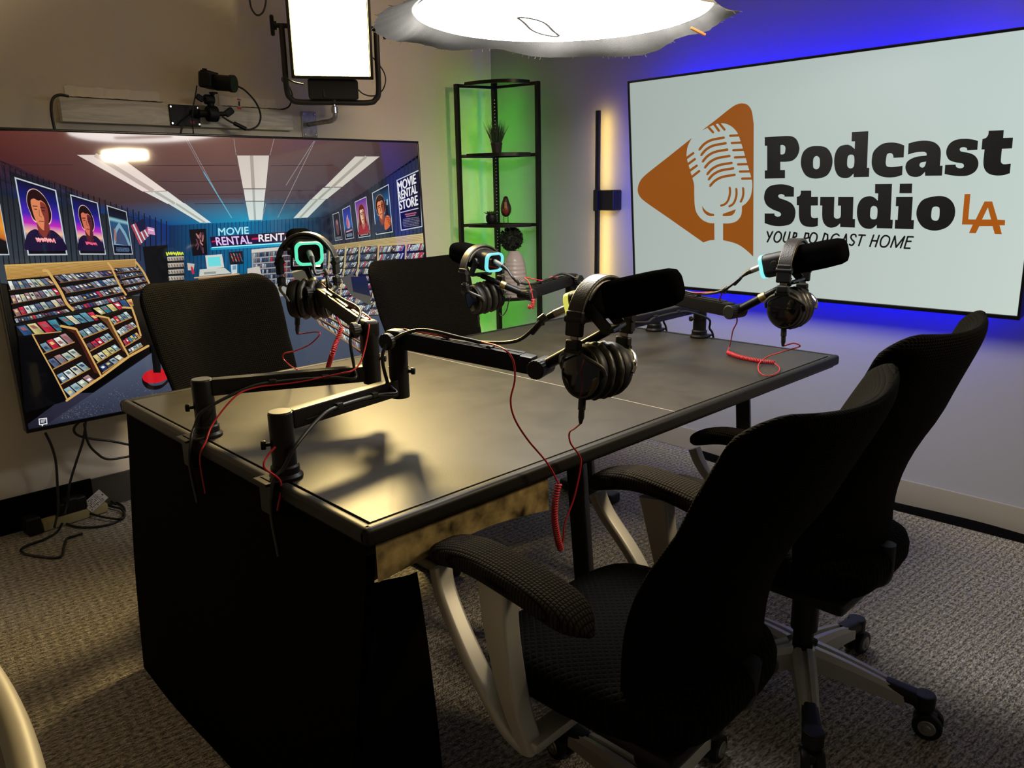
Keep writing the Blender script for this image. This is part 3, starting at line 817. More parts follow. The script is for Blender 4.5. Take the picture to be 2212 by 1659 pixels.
# ------------------------------------------------------------------ LED panel on a wall bracket
PC = (Py(632, -40, 3.17) + Py(800, 166, 3.17)) / 2
pl0 = Py(628, 163, 3.17); pr0 = Py(803, 163, 3.17)
PW = .325; PH = .350
pn = thing('light_panel', 'bright warm square LED panel in a black yoke high on the left wall', 'studio light', (pl0.x + pr0.x) / 2 * Vector((1, 0, 0)) + Vector((0, 3.17, pl0.z)))
xc = (pl0.x + pr0.x) / 2; nrm = Vector((-.55, -1, -.20)).normalized(); ux = Vector((0, 0, 1)).cross(-nrm).normalized() * 1; ux = Vector((-nrm.y, nrm.x, 0)).normalized(); uz = nrm.cross(ux) * -1
if uz.z < 0: uz = -uz
bot = Vector((xc, 3.17, (pl0.z + pr0.z) / 2))
ctr = bot + uz * PH / 2
def pq(x, z, y=0): return ctr + ux * x + uz * z + nrm * y
RP = Matrix((ux, nrm, uz)).transposed()
mb = MB(); mb.rbox(pq(0, 0, -.045), (PW + .030, .075, PH + .030), .012, 3, RP)
for k in range(9): mb.rbox(pq(-.14 + .035 * k, 0, -.088), (.006, .02, PH * .8), .001, 1, RP)
mb.build('housing', 'panel_body', pn, loc='world')
MB().rbox(pq(0, 0, -.004), (PW, .010, PH), .004, 2, RP).build('diffuser', 'panel_emit', pn, loc='world', label='glowing warm white face')
ld = bpy.data.lights.new('panel_beam', 'AREA'); ld.shape = 'RECTANGLE'; ld.size = PW; ld.size_y = PH; ld.energy = PANEL_POWER; ld.color = (1.0, .74, .30); ld.spread = radians(125)
lo = bpy.data.objects.new('panel_beam', ld); scene.collection.objects.link(lo)
lo.parent = pn
lo.matrix_basis = pn.matrix_basis.inverted() @ Matrix.Translation(pq(0, 0, .006)) @ Matrix((ux, -uz if ux.cross(-uz).dot(nrm) < 0 else uz, -nrm)).transposed().to_4x4()
mb = MB()
for s in (-1, 1):
    mb.rbox(pq(s * (PW / 2 + .009), 0, .0), (.014, .022, PH + .028), .003, 2, RP); 
mb.rbox(pq(0, -PH / 2 - .008, 0), (PW + .030, .022, .014), .003, 2, RP); mb.rbox(pq(0, PH / 2 + .008, 0), (PW + .030, .022, .014), .003, 2, RP)
mb.build('front_frame', 'panel_body', pn, loc='world')
MB().rbox(pq(0, -PH / 2 - .060, -.04), (.22, .07, .085), .01, 2, RP).build('control_box', 'panel_body', pn, loc='world')
# U-shaped yoke
yw = PW / 2 + .040; yb = -PH / 2 - .115
pts = [pq(-yw, .03, -.03), pq(-yw, -.10, -.03), pq(-yw, yb + .05, -.03), pq(-yw + .015, yb + .015, -.03), pq(-yw + .05, yb, -.03), pq(0, yb, -.03), pq(yw - .05, yb, -.03), pq(yw - .015, yb + .015, -.03), pq(yw, yb + .05, -.03), pq(yw, -.10, -.03), pq(yw, .03, -.03)]
MB().tube(crom(pts, 6), .0125, 10).build('yoke', 'panel_body', pn, loc='world')
for s in (-1, 1):
    mb = MB(); mb.cyl(pq(s * (PW / 2 + .01), .02, -.03), pq(s * (yw + .035), .02, -.03), .010, 12); mb.cyl(pq(s * (yw + .020), .02, -.03), pq(s * (yw + .030), .02, -.03), .018, 16)
    mb.rbox(pq(s * (yw + .038), .02, -.03), (.018, .03, .085), .008, 2, RP); mb.build('tilt_knob', 'plastic', pn, loc='world')
yc = pq(0, yb, -.03)
# bracket bolted to the wall
br = thing('wall_bracket', 'zinc plate with bent pipe arm bolted to the left wall carrying the LED panel', 'bracket', Py(668, 269, WY - .004))
pc = Py(668, 269, WY - .004)
MB().rbox(pc, (.082, .006, .118), .003, 2).build('plate', 'steel', br, loc='world')
for sx in (-1, 1):
    for sz in (-1, 1):
        MB().cyl(pc + Vector((sx * .030, -.002, sz * .047)), pc + Vector((sx * .030, -.008, sz * .047)), .006, 12, r2=.004).build('screw', 'chrome', br, loc='world')
e1 = Vector((yc.x, yc.y, pc.z - .004))
MB().tube(crom([pc + Vector((0, -.002, 0)), pc.lerp(e1, .5), pc.lerp(e1, .85), e1 + Vector((0, 0, .015)), e1 + Vector((0, 0, .06))], 8), .0105, 14).build('pipe_arm', 'steel', br, loc='world')
mb = MB(); mb.cyl(e1 + Vector((0, 0, .03)), e1 + Vector((0, 0, .055)), .015, 18); mb.cyl(e1 + Vector((0, 0, .05)), e1 + Vector((0, 0, .12)), .008, 14)
mb.build('spigot', 'chrome', br, loc='world')
mb = MB(); mb.cyl((yc.x, yc.y, e1.z + .085), yc + Vector((0, 0, .0)), .014, 16); mb.cyl((yc.x - .012, yc.y, e1.z + .115), (yc.x - .045, yc.y, e1.z + .115), .006, 10); mb.rbox((yc.x - .050, yc.y, e1.z + .115), (.016, .02, .045), .004)
mb.build('clamp_socket', 'panel_body', pn, loc='world')

# ------------------------------------------------------------------ board, tape, camera on the left wall
b0 = Py(128, 214, WY - .04); b1 = Py(634, 285, WY - .04)
bt0, bb0 = Py(128, 212, WY - .04).z, Py(132, 270, WY - .04).z
bd = tag(MB().rbox(((b0.x + b1.x) / 2, WY - .021, 1.662), (b1.x - b0.x, .040, .092), .002).build('wooden_board', 'pine'), 'long pale wooden board screwed to the left wall above the movie store screen', 'board')
BZ = 1.662 + .046
def tape(px0, px1, lab, h=.045):
    a = Py(px0, 212, WY - .03).x; b = Py(px1, 235, WY - .03).x
    mb = MB()
    def f(u, v):
        x = a + (b - a) * u; w = .0025 * sin(23 * u + 3 * v) + .002 * sin(41 * u)
        if v < .45: q = v / .45; return (x, WY - .0035 - abs(w) * .3, BZ + h * (1 - q) + w * .6 + .002)
        q = (v - .45) / .55; return (x, WY - .0035 - .040 * min(1, q / .75), BZ + .0026 + abs(w) * .5 - (.0 if q < .75 else 0))
    mb.grid(f, 60, 14)
    return tag(mb.build('tape_strip', 'tape', sharp=50), lab, 'tape', 'tape strips along the top of the board')
tape(146, 353, 'cream tape strip along the top of the board, left of the camera')
tape(478, 604, 'cream tape strip along the top of the board, right of the camera')
# clamp plate + magic arm
yb_ = WY - .044
p0 = Py(363, 226, yb_); p1 = Py(434, 273, yb_); pcn = (p0 + p1) / 2
mount = thing('camera_mount', 'black plate with ball arm screwed to the wooden board holding the camera', 'mount', pcn)
MB().rbox(pcn, (p1.x - p0.x, .008, .088), .004, 2).build('plate', 'plastic', mount, loc='world')
for sx in (-1, 1):
    for sz in (-1, 1):
        MB().cyl(pcn + Vector((sx * .058, -.003, sz * .034)), pcn + Vector((sx * .058, -.007, sz * .034)), .004, 12).build('screw', 'chrome', mount, loc='world')
q0 = Py(432, 245, yb_ - .03); q1 = Py(458, 246, yb_ - .05); q2 = Py(488, 246, yb_ - .06)
MB().cyl(q0 - Vector((.02, -.026, 0)), q0, .018, 20).build('base_joint', 'plastic', mount, loc='world')
mb = MB(); mb.cyl(q1 - Vector((.022, 0, 0)), q1 + Vector((.022, 0, 0)), .034, 28, bev=.006); mb.cyl(q0, q1, .016, 16); mb.build('ball_joint', 'plastic', mount, loc='world')
mb = MB(); mb.cyl(q1 + Vector((.02, 0, 0)), q2, .010, 14); mb.rbox(q2 + Vector((.015, 0, .008)), (.045, .022, .030), .008, 2, Matrix.Rotation(radians(-35), 3, 'Y')); mb.build('lever', 'plastic', mount, loc='world')
q3 = Py(452, 215, yb_ - .05)
mb = MB(); mb.cyl(q1 + Vector((0, 0, .03)), q3 - Vector((0, 0, .0)), .014, 16); mb.cyl(q3 - Vector((.022, 0, 0)), q3 + Vector((.020, 0, 0)), .021, 22, bev=.006); mb.rbox(q3 + Vector((-.040, 0, .004)), (.034, .014, .026), .006, 2, Matrix.Rotation(radians(30), 3, 'Y'))
mb.build('ball_head', 'plastic', mount, loc='world')
q4 = Py(461, 201, yb_ - .05)
mb = MB(); mb.cyl(q3, q4, .008, 12); mb.cyl(q4 - Vector((0, 0, .003)), q4 + Vector((0, 0, .003)), .018, 18); mb.build('shoe_screw', 'plastic', mount, loc='world')
MB().rbox(pcn + Vector((.028, -.005, -.026)), (.018, .001, .012)).build('red_sticker', 'red_paint', mount, loc='world', label='small red sticker on the plate')
# camera
c0 = Py(416, 152, yb_ - .05); c1 = Py(488, 196, yb_ - .05); cc = (c0 + c1) / 2
cv = Vector((.62, -.78, -.10)).normalized(); cs_ = Vector((-cv.y, cv.x, 0)).normalized() * -1; cu = cs_.cross(cv); cu = cu if cu.z > 0 else -cu
RC = Matrix((Vector((-cv.y, cv.x, 0)).normalized(), cv, cu)).transposed()
cmr = thing('camera', 'small black video camera on a ball arm above the movie store screen', 'camera', cc)
CXv = Vector((-cv.y, cv.x, 0)).normalized()
mb = MB(); mb.rbox(cc, (.118, .046, .066), .010, 3, RC); mb.rbox(cc + cu * .034 - CXv * .0, (.09, .036, .008), .002, 2, RC); mb.rbox(cc + CXv * -.046 + cv * .022, (.026, .022, .056), .008, 2, RC)
mb.cyl(cc + CXv * -.04 + cu * .036, cc + CXv * -.04 + cu * .044, .010, 16)
mb.build('body', 'plastic', cmr, loc='world')
mb = MB(); lc = cc + CXv * .018 - cu * .004
mb.cyl(lc + cv * .02, lc + cv * .085, .033, 30, bev=.003); mb.cyl(lc + cv * .085, lc + cv * .105, .036, 30, bev=.002); mb.build('lens', 'plastic', cmr, loc='world')
MB().lathe([(0, 0), (.02, -.002), (.030, -.006)], lc + cv * .102, 24, Matrix((CXv, cu, cv)).transposed()).build('front_glass', 'gloss', cmr, loc='world')

# ------------------------------------------------------------------ corner shelf
shelf = thing('corner_shelf', 'tall black metal quarter-round corner shelf holding small plants and a bird figure', 'shelf', (3.20, 3.44, 0))
SHC = Vector((3.140, 3.367, 0)); A1 = Vector((2.925, 3.440, 0)); A2 = Vector((3.205, 3.090, 0))
for nm, p, w in (('post', A1, .024), ('post', A2, .024), ('post', SHC, .026)):
    MB().rbox((p.x, p.y, .945), (w, w, 1.89), .002).build('post', 'shelf_black', shelf, loc='world')
SHZ = (1.885, 1.512, 1.130, .72, .30)
def qarc(k, n=24):
    # quarter bow from A1 to A2 bulging into the room
    t = k / n; a = radians(0 + 90 * t)
    c = Vector((SHC.x + .0, SHC.y + .0, 0))
    rx, ry = SHC.x - A1.x, SHC.y - A2.y
    e = .88
    return Vector((c.x - rx * cos(a) ** e if cos(a) > 0 else c.x, c.y - ry * sin(a) ** e if sin(a) > 0 else c.y, 0))
for i, z in enumerate(SHZ):
    mb = MB(); pts = [qarc(k) for k in range(25)]
    ring = pts + [SHC]
    mb.loft([[Vector((p.x, p.y, z - .006)) for p in ring], [Vector((p.x, p.y, z - .001)) for p in ring]]); mb.build('glass_shelf', 'glass', shelf, loc='world')
    mb = MB(); rg = []
    for k, p in enumerate(pts):
        q = pts[min(k + 1, 24)] - pts[max(k - 1, 0)]; n_ = Vector((q.y, -q.x, 0)).normalized()
        rg.append([Vector((p.x, p.y, z)) + n_ * x + Vector((0, 0, y)) for x, y in ((-.006, -.012), (.006, -.012), (.006, .006), (-.006, .006))])
    mb.loft(rg)
    bar(mb, (A1.x, A1.y, z - .004), (SHC.x, SHC.y, z - .004), .014, .018, .001); bar(mb, (A2.x, A2.y, z - .004), (SHC.x, SHC.y, z - .004), .014, .018, .001)
    mb.build('shelf_rim', 'shelf_black', shelf, loc='world')
# LED strip stuck to the corner post
ls = thing('led_strip', 'green glowing LED strip hung down the back post of the corner shelf', 'light strip', (3.2, 3.42, .1))
MB().rbox((SHC.x + .0155, SHC.y + .0155, 1.0), (.005, .005, 1.76), .001).build('strip', 'green_emit', ls, loc='world')
mb = MB()
for k in range(60):
    mb.rbox((SHC.x - .0165 + .004, SHC.y - .015, .72 + .0185 * k), (.0022, .003, .0026))
o = mb.build('bulb', 'dot_emit', ls, loc='world'); o['kind'] = 'stuff'

# things on the shelf
g = Vector((3.06, 3.30, SHZ[1]))
g = Px(1073, 328, 3.10); g.z = SHZ[1]
pot = thing('potted_grass', 'small dark pot of upright artificial grass on the upper shelf', 'plant', g)
MB().lathe([(0, .0), (.024, .0), (.031, .055), (.033, .057), (.033, .066), (.029, .066), (.027, .058), (0, .058)], g, 24).build('pot', 'pot', pot, loc='world')
mb = MB()
for k in range(150):
    a = random.uniform(0, 2 * pi); r = .025 * sqrt(random.random()); lean = random.uniform(.0, .03) * (r / .025) + .004; hh = random.uniform(.10, .145)
    p = g + Vector((r * cos(a), r * sin(a), .055)); q = p + Vector((lean * cos(a), lean * sin(a), hh * .6)); e = p + Vector((lean * 1.9 * cos(a), lean * 1.9 * sin(a), hh))
    w = .0016; t_ = Vector((-sin(a + k), cos(a + k), 0)) * w
    mb.add([p - t_, p + t_, q + t_ * .8, q - t_ * .8, e], [(0, 1, 2, 3), (3, 2, 4)])
o = mb.build('grass_blade', 'leaf', pot, loc='world'); o['kind'] = 'stuff'
g = Px(1062, 474, 3.07); g.z = SHZ[2]
suc = thing('succulent', 'tiny succulent in a dark bowl on the middle shelf beside the bird figure', 'plant', g)
MB().lathe([(0, 0), (.022, 0), (.032, .018), (.034, .040), (.030, .052), (.027, .052), (.027, .044), (0, .044)], g, 24).build('bowl', 'plastic', suc, loc='world')
mb = MB()
for ring_, nn, ll, el in ((0, 5, .026, 70), (1, 7, .038, 48), (2, 9, .048, 28)):
    for k in range(nn):
        a = 2 * pi * k / nn + ring_ * .4; e = radians(el); d = Vector((cos(a) * cos(e), sin(a) * cos(e), sin(e))); s_ = Vector((-sin(a), cos(a), 0)); u_ = d.cross(s_)
        b = g + Vector((0, 0, .046)) + Vector((cos(a), sin(a), 0)) * .004
        mb.loft([[b + d * ll * f + s_ * w * cos(2 * pi * j / 6) + u_ * w * .4 * sin(2 * pi * j / 6) for j in range(6)] for f, w in ((0, .003), (.35, .0065), (.7, .006), (.9, .003), (1, .0004))])
mb.build('rosette', 'leaf', suc, loc='world')
g = Px(1093, 474, 3.09); g.z = SHZ[2]
bird = thing('bird_figurine', 'standing bird figurine with brown red breast on the middle shelf', 'figurine', g)
fw = Vector((-.5, -.85, 0)).normalized(); sw = Vector((fw.y, -fw.x, 0))
def bird_ring(c, rx, ry): return [g + c + sw * rx * cos(2 * pi * j / 16) + fw * ry * sin(2 * pi * j / 16) for j in range(16)]
mb = MB(); mb.loft([bird_ring(Vector((0, 0, z)) + fw * o_, rx, ry) for z, o_, rx, ry in ((.042, .0, .006, .008), (.050, .002, .020, .022), (.068, .005, .029, .031), (.090, .005, .031, .033), (.108, .002, .027, .030), (.122, -.001, .021, .024), (.136, .001, .017, .019), (.148, .003, .013, .014), (.156, .003, .006, .006))])
mb.build('body', 'bird_dark', bird, loc='world', sharp=70)
mb = MB(); mb.loft([bird_ring(Vector((0, 0, z)) + fw * o_ + sw * .004, rx, ry) for z, o_, rx, ry in ((.052, .008, .010, .018), (.066, .010, .021, .028), (.084, .011, .023, .030), (.092, .010, .020, .028))]); mb.build('breast', 'bird_red', bird, loc='world')
mb = MB(); mb.loft([bird_ring(Vector((0, 0, z)) + fw * o_ + sw * .004, rx, ry) for z, o_, rx, ry in ((.092, .010, .020, .028), (.108, .007, .016, .026), (.126, .002, .010, .021))]); mb.build('throat', 'bird_tan', bird, loc='world')
mb = MB(); mb.tube([g + fw * .015 + Vector((0, 0, .143)), g + fw * .030 + Vector((0, 0, .139))], [.005, .0006], 8); mb.build('beak', 'bird_dark', bird, loc='world')
for s in (-1, 1):
    mb = MB(); b = g + sw * s * .012
    mb.tube([b + Vector((0, 0, .046)), b + Vector((0, 0, .003))], .0018, 6)
    for q in (-.6, 0, .6): mb.tube([b + Vector((0, 0, .002)), b + Vector((0, 0, .0015)) + (fw + sw * q) * .014], .0015, 5)
    mb.build('leg', 'bird_dark', bird, loc='world')
g = Px(1112, 600, 3.08); g.z = SHZ[3]
tv_ = thing('topiary', 'dark round leafy ball in a pale ribbed vase on the lower shelf', 'plant', g)
prof = []
for k in range(61):
    z = .265 * k / 60; q = z / .265
    r = .050 + .018 * sin(pi * min(1, q * 1.15)) if q < .72 else .0
    if q >= .72:
        f = (q - .72) / .28; r = (.050 + .018 * sin(pi * .828)) * (1 - f) ** 1 * 1 + .026 * f + .006 * sin(pi * f)
    r += .0016 * sin(z / .0115 * pi) if q < .8 else 0
    prof.append((max(r, .02), z))
MB().lathe([(0, 0)] + prof + [(.022, .265), (.018, .23), (0, .23)], g, 32).build('vase', 'vase', tv_, loc='world', label='pale ribbed bottle vase')
MB().cyl(g + Vector((0, 0, .20)), g + Vector((0, 0, .28)), .008, 8).build('stem', 'leaf_dark', tv_, loc='world')
ballc = Px(1104, 516, 3.08)
mb = MB(); bm = bmesh.new(); bmesh.ops.create_icosphere(bm, subdivisions=2, radius=.056); mb.add([ballc + v.co for v in bm.verts], [[v.index for v in f.verts] for f in bm.faces]); bm.free()
for k in range(520):
    zz = 1 - 2 * (k + .5) / 520; a = k * 2.39996; d = Vector((sqrt(1 - zz * zz) * cos(a), sqrt(1 - zz * zz) * sin(a), zz)); s_ = d.orthogonal().normalized(); s_.rotate(Matrix.Rotation(random.uniform(0, 6.28), 3, d)); u_ = d.cross(s_)
    b = ballc + d * .054; dd = (d + s_ * .7).normalized(); L = random.uniform(.014, .021)
    mb.add([b, b + dd * L * .5 + u_ * .006, b + dd * L + d * .003, b + dd * L * .5 - u_ * .006], [(0, 1, 2, 3)])
o = mb.build('leaf_ball', 'leaf_dark', tv_, loc='world', sharp=10); o['kind'] = 'stuff'

# ------------------------------------------------------------------ wall lamp: black bar with light on its back
LX = WX - .070
la = Px(1297, 238, LX); lb = Px(1285, 585, LX)
lmp = thing('wall_lamp', 'slim black bar wall lamp glowing yellow on the right wall beside the white logo screen', 'lamp', (WX - .004, la.y, (la.z + lb.z) / 2))
zt_, zb_ = la.z, la.z - .93
yl = (la.y + lb.y) / 2
MB().rbox((LX, yl, (zt_ + zb_) / 2), (.020, .022, zt_ - zb_), .003, 2).build('bar', 'metal_black', lmp, loc='world')
MB().rbox((LX + .0112, yl, (zt_ + zb_) / 2), (.002, .014, zt_ - zb_ - .02), .0005).build('light_strip', 'yellow_emit', lmp, loc='world', label='glowing yellow strip on the back of the bar')
m0 = Px(1285, 410, LX); m1 = Px(1327, 456, LX)
MB().rbox((WX - .036, yl - .050, (m0.z + m1.z) / 2), (.070, .115, .105), .008, 3).build('mount_box', 'metal_black', lmp, loc='world')
MB().rbox((LX - .004, yl, (m0.z + m1.z) / 2), (.034, .030, .110), .006, 2).build('clip', 'metal_black', lmp, loc='world')

# black strip lying along the right wall
mb = MB()
def strp(u, v):
    y = -1.2 + 3.2 * u
    return (WX - .012 - .075 * v - .012 * sin(9 * u) * v, y, .004 + .018 * sin(pi * v) + .006 * sin(31 * u + 4 * v) * sin(pi * v))
mb.grid(strp, 80, 8)
tag(mb.build('cable_cover', 'black_cloth', sharp=180), 'flat black cloth cable cover lying on the carpet along the right wall', 'cable cover')
# dark panel leaning at the left baseboard
a = Pz(0, 1170, .0); xr = Pz(222, 1075, .10).x
tag(MB().rbox((xr - .65, WY - .020, .075), (1.3, .014, .148), .003).build('black_board', 'black_cloth'), 'long low black board on edge against the left wall behind the power strip', 'board')
# ------------------------------------------------------------------ televisions
class Pic:
    """flat picture shown on a screen: coloured shapes lying in the screen plane.
    Shape points are given as seen in the photograph and are carried onto the plane along the view rays."""
    def __init__(s, O, U, V, W, Hh):
        s.O, s.U, s.V, s.W, s.Hh = Vector(O), Vector(U).normalized(), Vector(V).normalized(), W, Hh
        s.N = s.U.cross(s.V)
        if s.N.dot(EYE - s.O) < 0: s.N = -s.N
        s.v = []; s.f = []; s.c = []
    def uv(s, p):
        r = ray(p[0], p[1]); t = (s.O - EYE).dot(s.N) / r.dot(s.N); q = EYE + r * t - s.O
        return (q.dot(s.U), q.dot(s.V))
    def clip(s, pts):
        for ax, lim, sg in ((0, 0, 1), (0, s.W, -1), (1, 0, 1), (1, s.Hh, -1)):
            out = []; n = len(pts)
            for i in range(n):
                a, b = pts[i], pts[(i + 1) % n]
                da, db = (a[0][ax] - lim) * sg, (b[0][ax] - lim) * sg
                if da >= 0: out.append(a)
                if (da >= 0) != (db >= 0):
                    t = da / (da - db)
                    out.append((tuple(a[0][k] + (b[0][k] - a[0][k]) * t for k in (0, 1)), tuple(a[1][k] + (b[1][k] - a[1][k]) * t for k in range(3))))
            pts = out
            if len(pts) < 3: return []
        return pts
    def emit(s, uvs, cols, layer, tris):
        b = len(s.v)
        for u, v in uvs: s.v.append(s.O + s.U * u + s.V * v + s.N * (.0003 * layer))
        for t in tris:
            s.f.append(tuple(i + b for i in t)); s.c += [cols[i] for i in t]
    def poly(s, pts, col, layer=1, clip=True, holes=()):
        if not isinstance(col, list): col = [col] * len(pts)
        col = [S(*c)[:3] for c in col]
        P = [(s.uv(p), c) for p, c in zip(pts, col)]
        if clip and not holes:
            P = s.clip(P)
            if len(P) < 3: return
        loops = [[Vector((p[0][0], p[0][1], 0)) for p in P]]
        for h in holes: loops.append([Vector((*s.uv(p), 0)) for p in h])
        flat = [v for l in loops for v in l]
        tris = tessellate_polygon(loops)
        cols = [p[1] for p in P] + [P[0][1]] * (len(flat) - len(P))
        s.emit([(v.x, v.y) for v in flat], cols, layer, tris)
    def patch(s, q, cols, layer=1, nu=4, nv=4):
        """q: top-left, top-right, bottom-right, bottom-left; four corner colours"""
        cols = [S(*c)[:3] for c in cols]
        def bl(a, u, v): return tuple((a[0][k] * (1 - u) + a[1][k] * u) * (1 - v) + (a[3][k] * (1 - u) + a[2][k] * u) * v for k in range(len(a[0])))
        for i in range(nu):
            for j in range(nv):
                cs = [(i / nu, j / nv), ((i + 1) / nu, j / nv), ((i + 1) / nu, (j + 1) / nv), (i / nu, (j + 1) / nv)]
                P = s.clip([(s.uv(bl(q, *c)), bl(cols, *c)) for c in cs])
                if len(P) >= 3: s.emit([p[0] for p in P], [p[1] for p in P], layer, [tuple(range(len(P)))])
    def stroke(s, pts, w, col, layer=2, smooth=False, round_=True):
        pts = [Vector((p[0], p[1], 0)) for p in pts]
        if smooth: pts = crom(pts, 6)
        L, R = [], []
        for i, p in enumerate(pts):
            d = (pts[min(i + 1, len(pts) - 1)] - pts[max(i - 1, 0)]).normalized(); n = Vector((-d.y, d.x, 0)) * w / 2
            L.append(p + n); R.append(p - n)
        if round_:
            d0 = (pts[0] - pts[1]).normalized(); d1 = (pts[-1] - pts[-2]).normalized(); n1 = Vector((-d1.y, d1.x, 0)); n0 = Vector((-d0.y, d0.x, 0))
            e1 = [pts[-1] + (n1 * cos(a) + d1 * sin(a)) * w / 2 for a in (pi * .17, pi * .33, pi * .5, pi * .67, pi * .83)]
            e0 = [pts[0] + (n0 * cos(a) + d0 * sin(a)) * w / 2 for a in (pi * .17, pi * .33, pi * .5, pi * .67, pi * .83)]
        else: e0 = e1 = []
        for i in range(len(L) - 1): s.poly([(L[i].x, L[i].y), (L[i + 1].x, L[i + 1].y), (R[i + 1].x, R[i + 1].y), (R[i].x, R[i].y)], col, layer)
        if round_:
            s.poly([(p.x, p.y) for p in [L[-1]] + e1 + [R[-1]]], col, layer); s.poly([(p.x, p.y) for p in [R[0]] + e0[::-1] + [L[0]]][::-1], col, layer)
    def text(s, body, q, col, layer=3, bold=0.0, shear=0.0):
        cu = bpy.data.curves.new('lettering', 'FONT'); cu.body = body; cu.shear = shear; cu.resolution_u = 3
        ob = bpy.data.objects.new('lettering', cu); scene.collection.objects.link(ob)
        dg = bpy.context.evaluated_depsgraph_get(); me = bpy.data.meshes.new_from_object(ob.evaluated_get(dg))
        xs = [v.co.x for v in me.vertices]; ys = [v.co.y for v in me.vertices]; x0, x1, y0, y1 = min(xs), max(xs), min(ys), max(ys)
        def f(c):
            u, v = (c.x - x0) / (x1 - x0), 1 - (c.y - y0) / (y1 - y0)
            return tuple((q[0][k] * (1 - u) + q[1][k] * u) * (1 - v) + (q[3][k] * (1 - u) + q[2][k] * u) * v for k in (0, 1))
        lin = S(*col)[:3]
        me.calc_loop_triangles()
        hgt = abs(q[3][1] - q[0][1])
        for dx, dy in ((0, 0), (bold * hgt, 0), (-bold * hgt, 0), (0, bold * hgt), (0, -bold * hgt)):
            for p in me.loop_triangles:
                P = s.clip([(s.uv((f(me.vertices[i].co)[0] + dx, f(me.vertices[i].co)[1] + dy)), lin) for i in p.vertices])
                if len(P) >= 3: s.emit([a[0] for a in P], [a[1] for a in P], layer, [tuple(range(len(P)))])
        bpy.data.objects.remove(ob); bpy.data.curves.remove(cu); bpy.data.meshes.remove(me)
    def build(s, name, material, parent, label):
        me = bpy.data.meshes.new(name); inv = parent.matrix_basis.inverted()
        me.from_pydata([tuple(inv @ v) for v in s.v], [], s.f); me.materials.append(material)
        at = me.color_attributes.new('picture', 'FLOAT_COLOR', 'CORNER')
        k = 0
        nw = (inv.to_3x3() @ s.N)
        for p in me.polygons:
            for li in p.loop_indices:
                at.data[li].color = (*s.c[k], 1.0); k += 1
        # the faces all look towards the room
        for p in me.polygons:
            if p.normal.dot(nw) < 0: p.flip()
        o = bpy.data.objects.new(name, me); scene.collection.objects.link(o); o.parent = parent; o['label'] = label
        return o
def spl(pts, n=6):
    """outline whose plain points are smooth; points ending in 'c' are corners"""
    P = [Vector((p[0], p[1], 0)) for p in pts]; C = [len(p) > 2 and p[2] == 'c' for p in pts]; out = []; k = len(P)
    for i in range(k):
        j = (i + 1) % k
        p1, p2 = P[i], P[j]
        p0 = p1 * 2 - p2 if C[i] else P[i - 1]; p3 = p2 * 2 - p1 if C[j] else P[(j + 1) % k]
        if C[i] and C[j]: out.append((p1.x, p1.y)); continue
        m1 = (p2 - p0) * .5 if not C[i] else (p2 - p1); m2 = (p3 - p1) * .5 if not C[j] else (p2 - p1)
        l = (p2 - p1).length
        if m1.length > l * 1.2: m1 = m1.normalized() * l * 1.2
        if m2.length > l * 1.2: m2 = m2.normalized() * l * 1.2
        for q in range(n):
            t = q / n; h = (2 * t ** 3 - 3 * t * t + 1) * p1 + (t ** 3 - 2 * t * t + t) * m1 + (-2 * t ** 3 + 3 * t * t) * p2 + (t ** 3 - t * t) * m2
            out.append((h.x, h.y))
    return out
def tv(label, BL, BR, TL, depth, bez):
    BL, BR, TL = Vector(BL), Vector(BR), Vector(TL)
    U = (BR - BL).normalized(); W = (BR - BL).length; V = (TL - BL); V = (V - U * V.dot(U)); Hh = V.length; V.normalize()
    N = U.cross(V); c = BL + U * W / 2 + V * Hh / 2
    if N.dot(EYE - c) < 0: N = -N
    t = thing('television', label, 'television', BL + U * W / 2)
    R = Matrix((U, V, U.cross(V))).transposed()
    mb = MB(); mb.rbox(c - N * (depth / 2 + .008), (W, Hh, depth), .008, 3, R); mb.rbox(c - N * (depth + .02) - V * Hh * .12, (W * .5, Hh * .5, .03), .012, 3, R); mb.build('casing', 'bezel', t, loc='world')
    mb = MB(); b = bez
    for o_, sz in ((V * (Hh - b) / 2, (W, b, .014)), (-V * (Hh - b * 1.5) / 2, (W, b * 1.5, .014)), (U * (W - b) / 2, (b, Hh - b * 2, .014)), (-U * (W - b) / 2, (b, Hh - b * 2, .014))):
        mb.rbox(c + o_ - N * .003, sz, .003, 2, R)
    mb.build('bezel', 'bezel', t, loc='world')
    return t, Pic(BL + U * b + V * b * 1.5 - N * .002, U, V, W - 2 * b, Hh - 2.5 * b), U, V, N, W, Hh, c, R

# --- right: the white logo screen
xt, xb = 3.045, 3.125
TLr, BLr, BRr = Px(1352, 176, xt), Px(1373, 614.5, xb), Px(2203, 693.5, xb)
yL = (TLr.y + BLr.y) / 2; yR = BRr.y; zT, zB = TLr.z, (BLr.z + BRr.z) / 2
t, pic, U, V, N, W, Hh, c, R = tv('large television on the right wall showing an orange and black podcast studio logo on white', (xb, yL, zB), (xb, yR, zB), (xt, yL, zT), .045, .010)
tvr = t
pic.patch([(1340, 160), (2270, 40), (2220, 720), (1360, 640)], [(160, 172, 166), (190, 205, 202), (196, 210, 202), (168, 178, 172)], 0, 8, 6)
SETS = {'A': (1360, 200, 7.3733), 'B': (1360, 350, 7.3733), 'C': (1640, 260, 7.3733), 'D': (1640, 380, 7.3733), 'E': (1890, 260, 6.9125), 'F': (1890, 390, 6.9125)}
def cv_(k, pts):
    ox, oy, sc = SETS[k]; return [(ox + p[0] / sc, oy + p[1] / sc) + tuple(p[2:]) for p in pts]
OR, BK, WH = (140, 74, 6), (3, 3, 3), (182, 194, 190)
